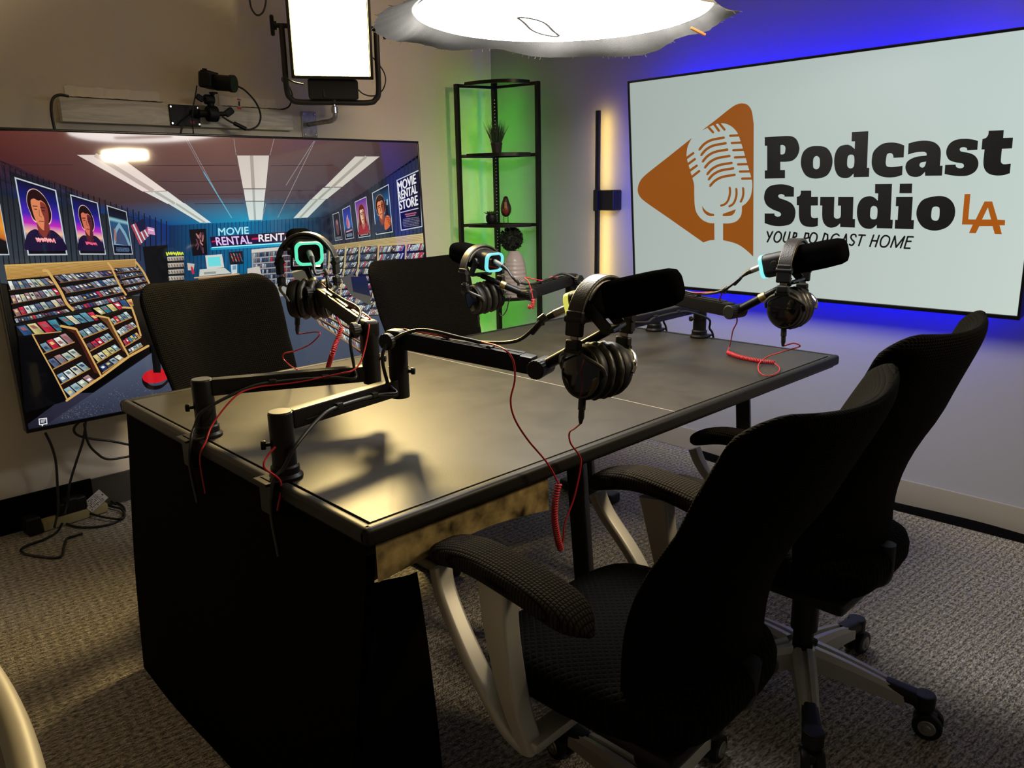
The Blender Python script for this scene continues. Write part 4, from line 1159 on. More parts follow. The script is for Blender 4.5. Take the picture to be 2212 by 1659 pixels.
def shp(k, pts, col, layer=2, holes=()):
    pic.poly(spl(cv_(k, pts)), col, layer, clip=False, holes=[spl(cv_(k, h)) for h in holes])
c_ = 'c'
# left part of the play-button with the microphone cut out
shp('B', [(990, -381, c_), (620, -85, c_), (260, 200), (165, 310), (130, 440), (165, 550), (260, 640), (620, 890, c_), (1175, 1280, c_), (1270, 1250), (1353, 1240, c_), (1350, 975, c_), (1270, 970), (1160, 920), (1075, 820), (1040, 700), (1030, 500, c_), (1028, 360), (1000, 250), (915, -46), (910, -146), (930, -256)], OR)
shp('A', [(1155, 603, c_), (1380, 430, c_), (1600, 255), (1700, 192), (1790, 172), (1880, 196), (1945, 290), (1978, 500, c_), (1970, 2611, c_), (1880, 2526), (1760, 2436), (1640, 2386), (1490, 2351, c_), (1490, 2084, c_), (1600, 2081), (1700, 2050), (1765, 1980), (1788, 1900), (1790, 1811, c_), (1865, 1752), (1925, 1660), (1952, 1540), (1955, 1440), (1943, 1366), (1870, 1110, c_), (1805, 885, c_), (1725, 655), (1650, 560), (1560, 506), (1465, 488), (1360, 508), (1240, 562)], OR)
for a, b in (((900, 1050), (1015, 965)), ((925, 1145), (1040, 1060)), ((960, 1245), (1070, 1165)), ((990, 1345), (1110, 1250)), ((1265, 560), (1330, 632)), ((1345, 500), (1423, 607)), ((1430, 490), (1512, 588)),
             ((1745, 680), (1605, 688)), ((1795, 795), (1630, 803)), ((1820, 910), (1655, 917)), ((1850, 1025), (1680, 1032)), ((1885, 1140), (1730, 1144)), ((1920, 1255), (1760, 1258)), ((1955, 1367), (1795, 1370))):
    p = cv_('A', [a, b]); pic.stroke(p, 5.2, OR, 2)
for a, b in zip(((1115, 905), (1143, 993), (1168, 1095), (1203, 1190), (1240, 1297), (1262, 1380), (1285, 1483)), ((1500, 718), (1530, 807), (1555, 908), (1590, 1010), (1625, 1120), (1650, 1207), (1672, 1310))):
    dx, dy = b[0] - a[0], b[1] - a[1]
    pic.stroke(cv_('A', [a, (a[0] + .20 * dx, a[1] + .46 * dy), (a[0] + .50 * dx, a[1] + .80 * dy), b]), 5.4, OR, 2, True)
for pts in ([(1598, 408), (1600, 500), (1570, 610), (1520, 670), (1460, 693)], [(1702, 428), (1703, 520), (1678, 620), (1640, 676), (1592, 705)], [(1810, 415), (1813, 500), (1800, 570), (1773, 630)]):
    pic.stroke(cv_('B', pts), 4.8, OR, 2, True)
shp('B', [(1155, 700, c_), (1210, 770), (1280, 812), (1348, 828, c_), (1348, 860, c_), (1270, 858), (1210, 825), (1170, 770)], OR)
shp('B', [(1487, 825, c_), (1560, 800), (1693, 752, c_), (1670, 810), (1630, 848), (1580, 860), (1485, 862, c_)], OR)
# lettering
shp('C', [(90, 268, c_), (430, 248), (530, 258), (600, 310), (638, 410), (638, 490), (600, 580), (530, 640), (440, 658), (338, 660, c_), (338, 790, c_), (412, 790, c_), (412, 922, c_), (90, 928, c_), (90, 798, c_), (128, 796, c_), (128, 405, c_), (90, 405, c_)], BK, 3, [[(340, 395, c_), (380, 392), (415, 420), (418, 470), (405, 525), (370, 543), (340, 540, c_)]])
shp('C', [(918, 408), (1060, 430), (1140, 520), (1170, 650), (1140, 790), (1060, 890), (900, 928), (760, 890), (685, 780), (665, 650), (700, 510), (790, 430)], BK, 3, [[(918, 567), (955, 590), (967, 630), (965, 720), (945, 765), (908, 778), (870, 760), (860, 720), (862, 630), (880, 585)]])
shp('C', [(1478, 186, c_), (1740, 172, c_), (1718, 754, c_), (1755, 756, c_), (1750, 900, c_), (1505, 905, c_), (1505, 848, c_), (1440, 905), (1360, 920), (1270, 890), (1215, 800), (1195, 660), (1215, 520), (1280, 420), (1390, 387), (1460, 405), (1522, 456, c_), (1527, 335, c_), (1473, 335, c_)], BK, 3, [[(1465, 545), (1505, 560), (1517, 610), (1515, 690), (1500, 745), (1455, 765), (1415, 745), (1402, 700), (1408, 600), (1425, 560)]])
shp('E', [(250, 330), (350, 342), (440, 375, c_), (430, 553, c_), (278, 560, c_), (275, 530), (260, 500), (225, 488), (185, 505), (170, 560), (163, 640), (180, 685), (240, 697), (330, 690), (415, 677, c_), (408, 815, c_), (310, 845), (190, 852), (80, 830), (0, 775), (-40, 690), (-47, 600), (-25, 480), (40, 400), (130, 345)], BK, 3)
shp('E', [(503, 345, c_), (620, 313), (760, 303), (880, 325), (960, 390), (985, 480), (972, 677, c_), (1012, 677, c_), (1002, 825, c_), (752, 828, c_), (748, 770, c_), (680, 830), (595, 845), (505, 815), (458, 720), (475, 630), (540, 575), (640, 540), (772, 525, c_), (770, 490), (740, 472), (690, 470), (590, 482), (495, 510, c_)], BK, 3, [[(765, 615, c_), (755, 660), (735, 695), (705, 705), (675, 690), (667, 660), (690, 630)]])
shp('E', [(1540, 307, c_), (1530, 440, c_), (1378, 448, c_), (1372, 415), (1330, 400), (1285, 408), (1267, 435), (1290, 465), (1400, 485), (1490, 525), (1540, 600), (1540, 690), (1490, 770), (1390, 822), (1270, 832), (1150, 822), (1040, 800, c_), (1050, 665, c_), (1207, 660, c_), (1215, 695), (1265, 715), (1315, 705), (1330, 675), (1310, 645), (1200, 625), (1110, 590), (1068, 510), (1075, 420), (1130, 335), (1230, 285), (1360, 275), (1460, 285)], BK, 3)
shp('E', [(1700, 155, c_), (1925, 145, c_), (1917, 262, c_), (2063, 257, c_), (2048, 418, c_), (1897, 425, c_), (1882, 590), (1890, 635), (1930, 655), (2030, 645, c_), (2015, 790, c_), (1920, 818), (1810, 823), (1710, 800), (1645, 740), (1620, 640), (1638, 433, c_), (1592, 435, c_), (1607, 280, c_), (1660, 260), (1692, 215)], BK, 3)
shp('D', [(555, 183, c_), (553, 330, c_), (405, 330, c_), (400, 305), (355, 290), (315, 300), (305, 325), (330, 355), (430, 390), (520, 440), (570, 520), (578, 610), (550, 710), (480, 775), (340, 800), (210, 790), (88, 752, c_), (88, 598, c_), (245, 598, c_), (250, 630), (290, 648), (335, 640), (348, 605), (320, 575), (220, 535), (130, 475), (88, 400), (80, 320), (110, 220), (190, 155), (330, 133), (450, 145)], BK, 3)
shp('D', [(665, 233, c_), (830, 232, c_), (830, 335, c_), (938, 333, c_), (937, 470, c_), (826, 472, c_), (826, 620), (840, 660), (880, 672), (938, 665, c_), (935, 795, c_), (870, 812), (800, 812), (720, 795), (660, 740), (635, 640), (633, 468, c_), (600, 466, c_), (600, 333, c_), (640, 320), (662, 285)], BK, 3)
shp('D', [(975, 335, c_), (1200, 335, c_), (1192, 640), (1210, 672), (1245, 680), (1285, 668), (1300, 630), (1303, 474, c_), (1255, 472, c_), (1260, 335, c_), (1503, 335, c_), (1492, 685, c_), (1528, 686, c_), (1525, 823, c_), (1292, 815, c_), (1290, 755, c_), (1230, 805), (1150, 825), (1080, 805), (1025, 740), (1005, 650), (1006, 472, c_), (970, 470, c_)], BK, 3)
shp('D', [(1848, 130, c_), (2117, 127, c_), (2092, 697, c_), (2130, 700, c_), (2122, 838, c_), (1873, 832, c_), (1873, 778, c_), (1810, 830), (1740, 843), (1650, 815), (1585, 730), (1558, 600), (1575, 460), (1640, 360), (1750, 322), (1830, 342), (1890, 395, c_), (1897, 280, c_), (1845, 276, c_)], BK, 3, [[(1830, 478), (1870, 495), (1885, 540), (1880, 640), (1865, 680), (1825, 692), (1785, 680), (1768, 640), (1775, 530), (1795, 490)]])
shp('F', [(373, 48, c_), (558, 45, c_), (552, 190, c_), (367, 190, c_)], BK, 3)
shp('F', [(318, 245, c_), (567, 243, c_), (545, 590, c_), (585, 590, c_), (577, 727, c_), (297, 718, c_), (302, 587, c_), (340, 587, c_), (352, 383, c_), (312, 383, c_)], BK, 3)
shp('F', [(940, 230), (1080, 255), (1170, 340), (1200, 460), (1170, 590), (1070, 700), (900, 748), (740, 710), (650, 610), (620, 490), (650, 370), (740, 275)], BK, 3, [[(910, 388), (955, 400), (967, 440), (962, 540), (940, 590), (897, 598), (855, 580), (842, 530), (850, 440), (868, 400)]])
shp('F', [(x, y, c_) for x, y in ((1340, 202), (1427, 200), (1395, 580), (1505, 582), (1637, 312), (1752, 312), (1832, 585), (1945, 590), (1940, 668), (1862, 668), (1895, 800), (1790, 797), (1757, 680), (1560, 680), (1507, 787), (1405, 784), (1462, 657), (1300, 655))], (162, 82, 4), 3, [[(1687, 402, c_), (1735, 582, c_), (1600, 582, c_)]])
def tl(k, *strokes, w=3.7, sm=False):
    for p in strokes:
        if sm: pic.stroke(cv_(k, p), w, BK, 3, True)
        else:
            for a, b in zip(p[:-1], p[1:]): pic.stroke(cv_(k, [a, b]), w, BK, 3)
tl('D', [(132, 888), (157, 970)], [(215, 888), (132, 1048)])
tl('D', [(320, 890), (352, 925), (350, 990), (310, 1045), (265, 1050), (240, 1010), (250, 945), (285, 897), (320, 890)], [(420, 893), (388, 1005), (402, 1048), (440, 1048), (468, 1000), (492, 895)], sm=True)
tl('D', [(520, 1058), (560, 902), (598, 915), (592, 965), (545, 985), (585, 1060)], [(700, 1070), (742, 910), (790, 918), (785, 985), (722, 1000)], [(1000, 1075), (1045, 915), (1090, 935), (1092, 1000), (1050, 1070), (1000, 1075)])
tl('D', [(880, 905), (920, 940), (915, 1010), (875, 1065), (830, 1065), (805, 1025), (820, 955), (850, 912), (880, 905)], [(1275, 950), (1235, 925), (1180, 948), (1145, 1015), (1155, 1070), (1200, 1090), (1250, 1060)], [(1545, 968), (1530, 935), (1485, 935), (1462, 975), (1480, 1015), (1515, 1055), (1480, 1105), (1440, 1092)], [(2035, 952), (2075, 985), (2068, 1060), (2020, 1122), (1960, 1128), (1932, 1090), (1945, 1010), (1990, 957), (2035, 952)], sm=True)
tl('D', [(1315, 1085), (1388, 928), (1390, 1108)], [(1340, 1040), (1390, 1042)], [(1590, 940), (1690, 945)], [(1642, 942), (1587, 1110)], [(1825, 942), (1765, 1120)], [(1912, 947), (1853, 1125)], [(1797, 1030), (1880, 1036)])
tl('F', [(236, 995), (300, 830), (317, 995), (445, 835), (383, 1003)], [(575, 840), (492, 838), (440, 1008), (522, 1010)], [(468, 908), (540, 908)])
pic.build('screen', screen_mat('logo_screen', 1.0, .35), t, 'lit screen with orange and black podcast studio logo')
# blue strips on the back of the casing
for o_, sz in ((V * (Hh / 2 - .10), (W - .22, .012, .006)), (-V * (Hh / 2 - .10), (W - .22, .012, .006)), (U * (W / 2 - .10), (.012, Hh - .22, .006)), (-U * (W / 2 - .10), (.012, Hh - .22, .006))):
    MB().rbox(c + o_ - N * (.045 + .012), sz, .001, 1, R).build('led_strip', 'blue_emit', t, loc='world', label='blue LED strip on the back of the screen')
mb = MB(); mb.rbox(Vector((WX - .008, c.y, c.z)), (.014, .5, .4), .003); mb.rbox(Vector(((WX + xt + .08) / 2, c.y, c.z)), (.11, .36, .06), .004); mb.build('wall_mount', 'metal_black', t, loc='world')

# --- left: the movie store screen
yt, ybm = 3.400, 3.357
a = Py(902, 305, yt); b = Py(61, 936, ybm)
xr_ = a.x + .004; xl_ = b.x - .006
t, pic, U, V, N, W, Hh, c, R = tv('large television on the left wall showing a movie rental store interior', (xl_, ybm, b.z), (xr_, ybm, b.z), (xl_, yt, a.z), .04, .010)
P_ = pic.patch; G_ = pic.poly; K_ = pic.stroke
# ceiling
P_([(-120, 280), (470, 290), (500, 425), (215, 440)], [(84, 28, 24), (120, 84, 72), (88, 70, 74), (66, 46, 48)], 0, 8, 8)
P_([(470, 290), (960, 295), (775, 425), (500, 425)], [(120, 84, 72), (58, 44, 46), (62, 54, 66), (88, 70, 74)], 0, 8, 8)
P_([(215, 440), (500, 425), (532, 480), (365, 487)], [(66, 46, 48), (88, 70, 74), (14, 150, 190), (8, 66, 130)], 0, 8, 6)
P_([(500, 425), (775, 425), (700, 470), (532, 480)], [(88, 70, 74), (62, 54, 66), (34, 40, 58), (14, 150, 190)], 0, 8, 6)
P_([(-120, 280), (215, 440), (365, 487), (-120, 400)], [(84, 28, 24), (66, 46, 48), (8, 66, 130), (20, 10, 12)], 0, 6, 6)
for p, q in (((405, 300), (470, 420)), ((505, 300), (510, 335)), ((583, 335), (592, 300)), ((618, 400), (678, 305)), ((680, 305), (600, 470)), ((565, 478), (574, 440))): K_([p, q], 1.2, (150, 140, 140), 1)
K_([(402, 302), (440, 372)], 1.6, (130, 116, 116), 1); K_([(440, 372), (500, 470)], 2.2, (96, 170, 200), 1)
for y, x0, x1 in ((357, -40, 158), (358, 300, 512), (358, 585, 720), (392, 340, 520), (412, 582, 690), (420, 385, 525), (440, 420, 528), (440, 575, 660)): K_([(x0, y), (x1, y - 1)], 1.0, (52, 34, 36), 1)
for q, cs in (([(166, 334.5), (253, 334.5), (359, 412), (308.5, 414)], (222, 206, 198)), ([(312, 414.6), (362, 413), (398, 440), (361, 440)], (214, 212, 206)), ([(364, 440.5), (399, 439), (456, 481), (432, 481)], (206, 214, 208)),
              ([(512, 336), (581, 336), (574, 407), (525, 407)], (206, 196, 186)), ([(526, 409), (573.5, 409), (570.5, 434), (530, 434)], (208, 208, 202)), ([(530.7, 435.5), (570.5, 435.5), (566.5, 475), (538, 475.6)], (200, 212, 208)),
              ([(767, 338), (820, 338), (739, 403.5), (701.6, 403.5)], (200, 194, 182)), ([(698, 405.7), (737, 405), (706, 430), (672.5, 430.4)], (196, 198, 188)), ([(671, 431), (704, 430.4), (664.5, 470), (633.5, 471.5)], (192, 200, 192))):
    P_(q, [cs, cs, tuple(min(255, x + 10) for x in cs), tuple(min(255, x + 10) for x in cs)], 2, 1, 1)
    m0 = tuple((q[0][k] * .55 + q[1][k] * .45) for k in (0, 1)); m1 = tuple((q[3][k] * .55 + q[2][k] * .45) for k in (0, 1))
    K_([m0, m1], (q[1][0] - q[0][0]) * .09 + 1, tuple(x - 38 for x in cs), 3, False, False)
# walls
P_([(-120, 300), (255, 445), (290, 640), (-120, 600)], [(8, 6, 8), (26, 28, 36), (56, 66, 78), (58, 66, 74)], 0, 8, 6)
P_([(255, 445), (366, 487), (372, 640), (290, 640)], [(26, 28, 36), (14, 50, 120), (14, 44, 92), (56, 66, 78)], 0, 6, 6)
P_([(365, 487), (535, 479), (535, 640), (365, 640)], [(16, 40, 84), (12, 112, 160), (14, 88, 130), (16, 34, 60)], 1, 6, 4)
P_([(535, 479), (702, 468), (702, 640), (535, 640)], [(12, 112, 160), (26, 30, 46), (28, 36, 56), (14, 88, 130)], 1, 6, 4)
P_([(702, 468), (960, 305), (960, 640), (702, 640)], [(30, 34, 52), (40, 44, 54), (60, 74, 84), (46, 58, 74)], 1, 6, 4)
for k in range(34):
    f = k / 33; x = -40 + 400 * f; K_([(x, 335 + 150 * (f * .92 + .03)), (x + 26 * (1 - f), 572 - 10 * f)], 2.2, (14, 18, 24), 1, False, False)
for k in range(28):
    f = k / 27; x = 706 + 215 * f; K_([(x, 470 - 150 * f), (x + 4 * f, 560 - 40 * f)], 1.8, (26, 34, 46), 2, False, False)
for k in range(40):
    x = 368 + 8.3 * k; K_([(x, 487 - .055 * (x - 368)), (x, 600)], 1.2, (10, 40, 66), 2, False, False)
# posters
def quad(q):
    return lambda u, v: tuple((q[0][k] * (1 - u) + q[1][k] * u) * (1 - v) + (q[3][k] * (1 - u) + q[2][k] * u) * v for k in (0, 1))
def poster(q, stops, border=(186, 196, 204)):
    f = quad(q); G_(list(q), border, 3)
    for (v0, c0), (v1, c1) in zip(stops[:-1], stops[1:]):
        P_([f(.035, .02 + .96 * v0), f(.965, .02 + .96 * v0), f(.965, .02 + .96 * v1), f(.035, .02 + .96 * v1)], [c0, c0, c1, c1], 4, 2, 2)
    return f
def head(f, hair, skin, shade, cx=.5, cy=.36, s=1.0, rim=(235, 190, 170), coat=(26, 16, 52), long_=False):
    e = lambda pts: [f(cx + x * s, cy + y * s) for x, y in pts]
    G_(spl(e([(-.24, .06), (-.28, -.08), (-.20, -.23), (-.02, -.29), (.16, -.24), (.28, -.10), (.30, .04), (.24, .16), (.14, .20), (-.16, .18)]), 4), rim, 5)
    G_(spl(e([(-.23, .06), (-.27, -.08), (-.19, -.22), (-.02, -.28), (.15, -.23), (.265, -.10), (.285, .04), (.22, .15), (.13, .18), (-.15, .16)]), 4), hair, 6)
    if long_: G_(spl(e([(-.22, -.06), (-.30, .16), (-.34, .34), (-.14, .40), (.16, .40), (.36, .36), (.32, .14), (.24, -.06)]), 4), hair, 6)
    G_(spl(e([(-.10, .14), (.16, .14), (.17, .36), (.02, .44), (-.10, .36)]), 4), shade, 7)                    # neck
    G_(spl(e([(-.50, .46), (-.36, .33), (-.14, .28), (.02, .40), (.18, .27), (.36, .31), (.50, .44), (.50, .56), (-.50, .56)]), 4), coat, 7)
    G_(spl(e([(-.18, -.10), (-.06, -.15), (.10, -.14), (.20, -.08), (.215, .06), (.16, .19), (.04, .28), (-.06, .24), (-.15, .12)]), 4), skin, 8)
    G_(spl(e([(.06, -.12), (.20, -.08), (.215, .06), (.16, .19), (.04, .28), (.09, .12), (.05, .02)]), 4), shade, 9)
    G_(spl(e([(-.20, -.04), (-.15, -.15), (.02, -.13), (.16, -.17), (.225, -.03), (.24, -.15), (.10, -.25), (-.10, -.24), (-.21, -.15)]), 4), hair, 9)
    for x in (-.085, .10):
        K_(e([(x - .06, -.035), (x + .05, -.045)]), 1.9 * s, hair, 10); K_(e([(x - .035, .002), (x + .03, .0)]), 1.6 * s, (22, 14, 18), 10)
    K_(e([(.0, .0), (-.02, .085), (.03, .095)]), 1.2, tuple(int(x * .62) for x in skin), 10); K_(e([(-.05, .16), (.06, .155)]), 1.8 * s, (130, 40, 46), 10)
def credits(f, v0, v1, col=(150, 168, 186), n=4, u0=.14, u1=.86):
    for k in range(n):
        v = v0 + (v1 - v0) * k / max(1, n - 1); m = .05 * abs(k - (n - 1) / 2) / n * 2
        u = u0 + m
        while u < u1 - m:
            w = random.uniform(.03, .09); K_([f(u, v), f(min(u + w, u1 - m), v)], 1.5, col, 6, False, False); u += w + .02
NIGHT = [(0, (16, 12, 30)), (.22, (18, 24, 110)), (.45, (70, 34, 180)), (.58, (190, 40, 180)), (.70, (236, 190, 150)), (.77, (90, 40, 120)), (.80, (8, 5, 14)), (1, (8, 5, 12))]
f = poster([(-62, 350), (0, 440), (20.5, 551), (-30, 552)], [(0, (190, 110, 40)), (.5, (226, 150, 50)), (.72, (190, 100, 40)), (.76, (18, 16, 18)), (1, (10, 10, 12))])
f = poster([(31, 382), (121, 410.6), (146, 551), (60, 552)], NIGHT)
head(f, (36, 10, 14), (216, 130, 88), (128, 52, 44), .48, .37, 1.0)
def scribble(f, u0, u1, v, h, col, seed, w=2.6):
    rr = random.Random(seed); pts = []
    n = 16
    for k in range(n): pts.append(f(u0 + (u1 - u0) * k / (n - 1) + rr.uniform(-.01, .01), v + (h if k % 2 else -h) * rr.uniform(.4, 1)))
    K_(pts, w, col, 10, True)
scribble(f, .28, .74, .79, .030, (246, 150, 160), 3); scribble(f, .30, .66, .775, .02, (250, 200, 190), 4, 1.6); credits(f, .86, .925, (140, 160, 190), 5)
f = poster([(151, 419.5), (210.7, 437.8), (229, 550), (172, 550)], NIGHT)
head(f, (26, 10, 18), (206, 110, 84), (84, 30, 44), .46, .40, .95)
scribble(f, .30, .70, .80, .026, (240, 90, 130), 5, 2.0); credits(f, .87, .93, (140, 160, 190), 4)
f = poster([(230, 443), (273, 457), (287, 549.7), (246, 549.7)], [(0, (14, 10, 18)), (.2, (16, 24, 48)), (.26, (140, 190, 200)), (.32, (40, 80, 120)), (.6, (40, 70, 100)), (.8, (12, 14, 40)), (1, (10, 10, 22))])
G_([f(u, v) for u, v in ((.08, .75), (.2, .50), (.32, .42), (.45, .34), (.52, .30), (.62, .38), (.78, .50), (.92, .70), (.95, .8), (.06, .8))], (120, 160, 180), 5)
G_([f(u, v) for u, v in ((.18, .78), (.30, .55), (.40, .48), (.50, .42), (.60, .50), (.72, .60), (.84, .8))], (60, 76, 110), 6)
G_([f(u, v) for u, v in ((.14, .72), (.2, .46), (.27, .46), (.24, .74))], (170, 100, 90), 6); credits(f, .86, .93, (90, 120, 160), 4)
# flag, pink sign
for k in range(7):
    u = k / 6; K_([(284 + 22 * u, 486 - 9 * u), (303 + 20 * u, 528 - 20 * u)], 3.4, (176, 60, 76) if k % 2 == 0 else (206, 206, 214), 4, False, False)
G_([(293, 482), (309, 472), (316, 494), (302, 502)], (24, 26, 60), 5)
G_([(318, 490), (333, 493), (335, 508), (319, 505)], (206, 150, 190), 4); K_([(321, 496), (331, 498)], 2.5, (236, 210, 226), 5)
# doorway, kiosk
G_([(308, 533), (362, 529), (368, 640), (322, 640)], (8, 8, 14), 3)
scribble(quad([(358, 542), (396, 541), (396, 553), (358, 554)]), .02, .98, .5, .35, (216, 226, 60), 9, 2.2)
G_([(359, 553), (397, 551), (399, 640), (364, 640)], (24, 24, 28), 3)
for k in range(5):
    P_([(361 + k, 555 + 14 * k), (397, 553 + 14 * k), (398, 562 + 14 * k), (362 + k, 564 + 14 * k)], [(196, 190, 178), (150, 146, 140), (120, 116, 110), (170, 166, 150)], 4, 1, 1)
    for j in range(6): K_([(364 + 6 * j, 557 + 14 * k), (366 + 6 * j, 562 + 14 * k)], 2, random.choice([(90, 80, 70), (60, 60, 66), (120, 70, 60)]), 5, False, False)
G_([(404, 568), (420, 570), (418, 584), (406, 584)], (190, 180, 170), 4); K_([(414, 578), (417, 590)], 5, (190, 40, 60), 5)
# far wall poster and neon
G_([(408, 496), (445, 494), (448, 550), (416, 553)], (18, 14, 22), 3)
for k in range(16):
    x, y = random.uniform(418, 440), random.uniform(502, 540); K_([(x, y), (x + random.uniform(-5, 5), y + random.uniform(4, 14))], 3, random.choice([(150, 70, 60), (96, 56, 70), (180, 120, 110), (60, 40, 60)]), 4)
G_([(453, 512), (625, 500), (625, 524), (457, 534)], (28, 14, 60), 3)
P_([(455, 513), (622, 502), (622, 514), (456, 524)], [(34, 10, 40), (60, 14, 40), (20, 8, 40), (20, 8, 46)], 4, 2, 1)
K_([(458, 535), (640, 523)], 2.6, (150, 240, 246), 5); K_([(458, 537), (640, 526)], 7, (20, 150, 190), 4)
pic.text('MOVIE', [(471, 493), (536, 490), (537, 505), (472, 509)], (160, 226, 240), 6, .03)
pic.text('RENTAL', [(465, 513), (540, 509), (544, 526), (468, 530)], (222, 190, 240), 6, .03)
pic.text('RENTAL', [(558, 507), (640, 502), (640, 518), (559, 522)], (236, 232, 236), 6, .03)
K_([(458, 522), (466, 521)], 3, (190, 30, 80), 5); K_([(545, 516), (557, 515)], 4, (200, 30, 90), 5)
# computer and counter
P_([(428, 598), (515, 590), (515, 640), (430, 640)], [(150, 118, 84), (120, 92, 70), (70, 50, 40), (80, 60, 44)], 3, 2, 2); K_([(420, 600), (516, 592)], 3, (196, 160, 120), 4)
G_([(431, 582), (484, 578), (499, 590), (430, 597)], (196, 200, 190), 5); G_([(440, 588), (466, 586), (466, 591), (440, 593)], (140, 146, 140), 6)
G_(spl([(443, 552, 'c'), (479, 549, 'c'), (484, 577, 'c'), (447, 582, 'c')], 2), (204, 208, 200), 5); G_([(448, 556), (475, 554), (477, 574), (450, 576)], (108, 216, 220), 6)
G_([(494, 545), (524, 542), (526, 570), (496, 572)], (20, 26, 36), 4)
for k in range(12): K_([(498 + 2.1 * k, 548 + (k % 3) * 6), (500 + 2.1 * k, 552 + (k % 3) * 6)], 2.6, random.choice([(160, 50, 50), (70, 90, 120), (140, 130, 120)]), 5)
G_([(498, 572), (512, 571), (512, 590), (500, 592)], (196, 206, 206), 5); G_([(502, 574), (510, 573), (510, 582), (502, 583)], (110, 150, 180), 6)
PAL_L = [(196, 214, 214), (150, 178, 186), (206, 206, 186), (110, 140, 156), (224, 226, 216), (160, 120, 124), (88, 100, 130), (180, 190, 170)]
PAL_D = [(70, 80, 110), (40, 44, 66), (110, 130, 150), (150, 166, 180), (96, 60, 70), (60, 74, 96), (180, 190, 200), (130, 110, 110), (40, 60, 110)]
PAL_C = [(60, 130, 150), (206, 196, 130), (190, 60, 80), (90, 150, 170), (40, 80, 130), (210, 210, 196), (130, 170, 180), (220, 170, 90)]
def row(q, n, pal, layer=5, slant=.0, red=.05, back=(16, 14, 18), arcs=False):
    f = quad(q); G_(list(q), back, layer)
    for k in range(n):
        u0 = (k + .05) / n; u1 = (k + .88) / n; cc = random.choice(pal)
        if random.random() < red: cc = (200, 40, 66)
        t0 = random.uniform(.02, .14)
        sh = slant / n
        d = tuple(int(x * .66) for x in cc)
        P_([f(u0, t0), f(u1, t0 + .02), f(min(.999, u1 + sh), .97), f(u0 + sh, .97)], [cc, tuple(min(255, x + 24) for x in cc), d, cc], layer + 1, 1, 1)
        if n < 24:
            kk = random.random()
            a, b = (.25, .55) if kk < .5 else (.45, .75)
            G_([f(u0 + .2 / n, a), f(u1 - .2 / n, a), f(u1 - .2 / n + sh * .7, b), f(u0 + .2 / n + sh * .6, b)], random.choice([(60, 70, 90), (230, 230, 224), (150, 90, 90), (90, 120, 130), (220, 190, 120)]), layer + 2)
# shelves on the far wall
G_([(543, 539), (705, 524), (705, 640), (546, 640)], (150, 150, 150), 3); P_([(543, 539), (705, 524), (705, 531), (543, 546)], [(206, 200, 190)] * 4, 4, 1, 1)
for k in range(6): row([(547, 547 + 12 * k), (705, 533 + 13 * k), (705, 543 + 13 * k), (547, 556 + 12 * k)], 34, PAL_D, 5, 0, .04)
G_([(534, 580), (560, 575), (566, 600), (534, 602)], (196, 190, 180), 7)
# left racks
WD, WD2, WDD = (206, 164, 96), (176, 130, 66), (120, 80, 40)
zo = lambda *pts: [(x / 4.879, 540 + y / 4.879) for x, y in pts]
P_(zo((45, 155), (1430, 95), (1440, 190), (75, 315)), [(204, 164, 92), (196, 160, 96), (170, 132, 76), (184, 140, 70)], 4, 4, 2)
for k in range(9): K_(zo((70, 180 + 14 * k), (500, 160 + 13 * k), (1420, 108 + 8 * k)), .8, (140, 98, 50), 5, True)
G_(zo((75, 310), (1440, 170), (1600, 420), (1400, 480), (760, 640), (150, 720)), (20, 15, 16), 4)
for q, n, pl_ in (([(75, 322), (500, 290), (585, 365), (95, 425)], 9, PAL_L), ([(105, 470), (585, 400), (640, 470), (120, 568)], 10, PAL_L), ([(128, 615), (640, 505), (690, 580), (150, 705)], 9, PAL_L),
                  ([(560, 265), (1190, 208), (1250, 262), (630, 345)], 15, PAL_D), ([(640, 390), (1235, 285), (1290, 350), (690, 455)], 14, PAL_D), ([(690, 500), (1270, 380), (1310, 440), (735, 565)], 15, PAL_D),
                  ([(1200, 190), (1450, 178), (1490, 212), (1235, 238)], 11, PAL_D), ([(1245, 250), (1480, 225), (1515, 262), (1265, 305)], 10, PAL_D), ([(1275, 320), (1510, 285), (1550, 325), (1300, 370)], 10, PAL_D), ([(1315, 400), (1545, 345), (1585, 385), (1345, 440)], 9, PAL_D)):
    row(zo(*q), n, pl_, 5, .35)
    K_([zo(q[3])[0], zo(q[2])[0]], 1.6, (120, 84, 50), 8)
for a in ([(455, 215), (500, 225), (560, 310), (640, 440), (700, 560), (765, 630)], [(1135, 135), (1175, 190), (1220, 290), (1265, 380), (1325, 470)], [(1430, 125), (1480, 190), (1520, 250), (1570, 350)]):
    K_(zo(*a), 6 if a[0][0] < 500 else 4, WD, 9, True)
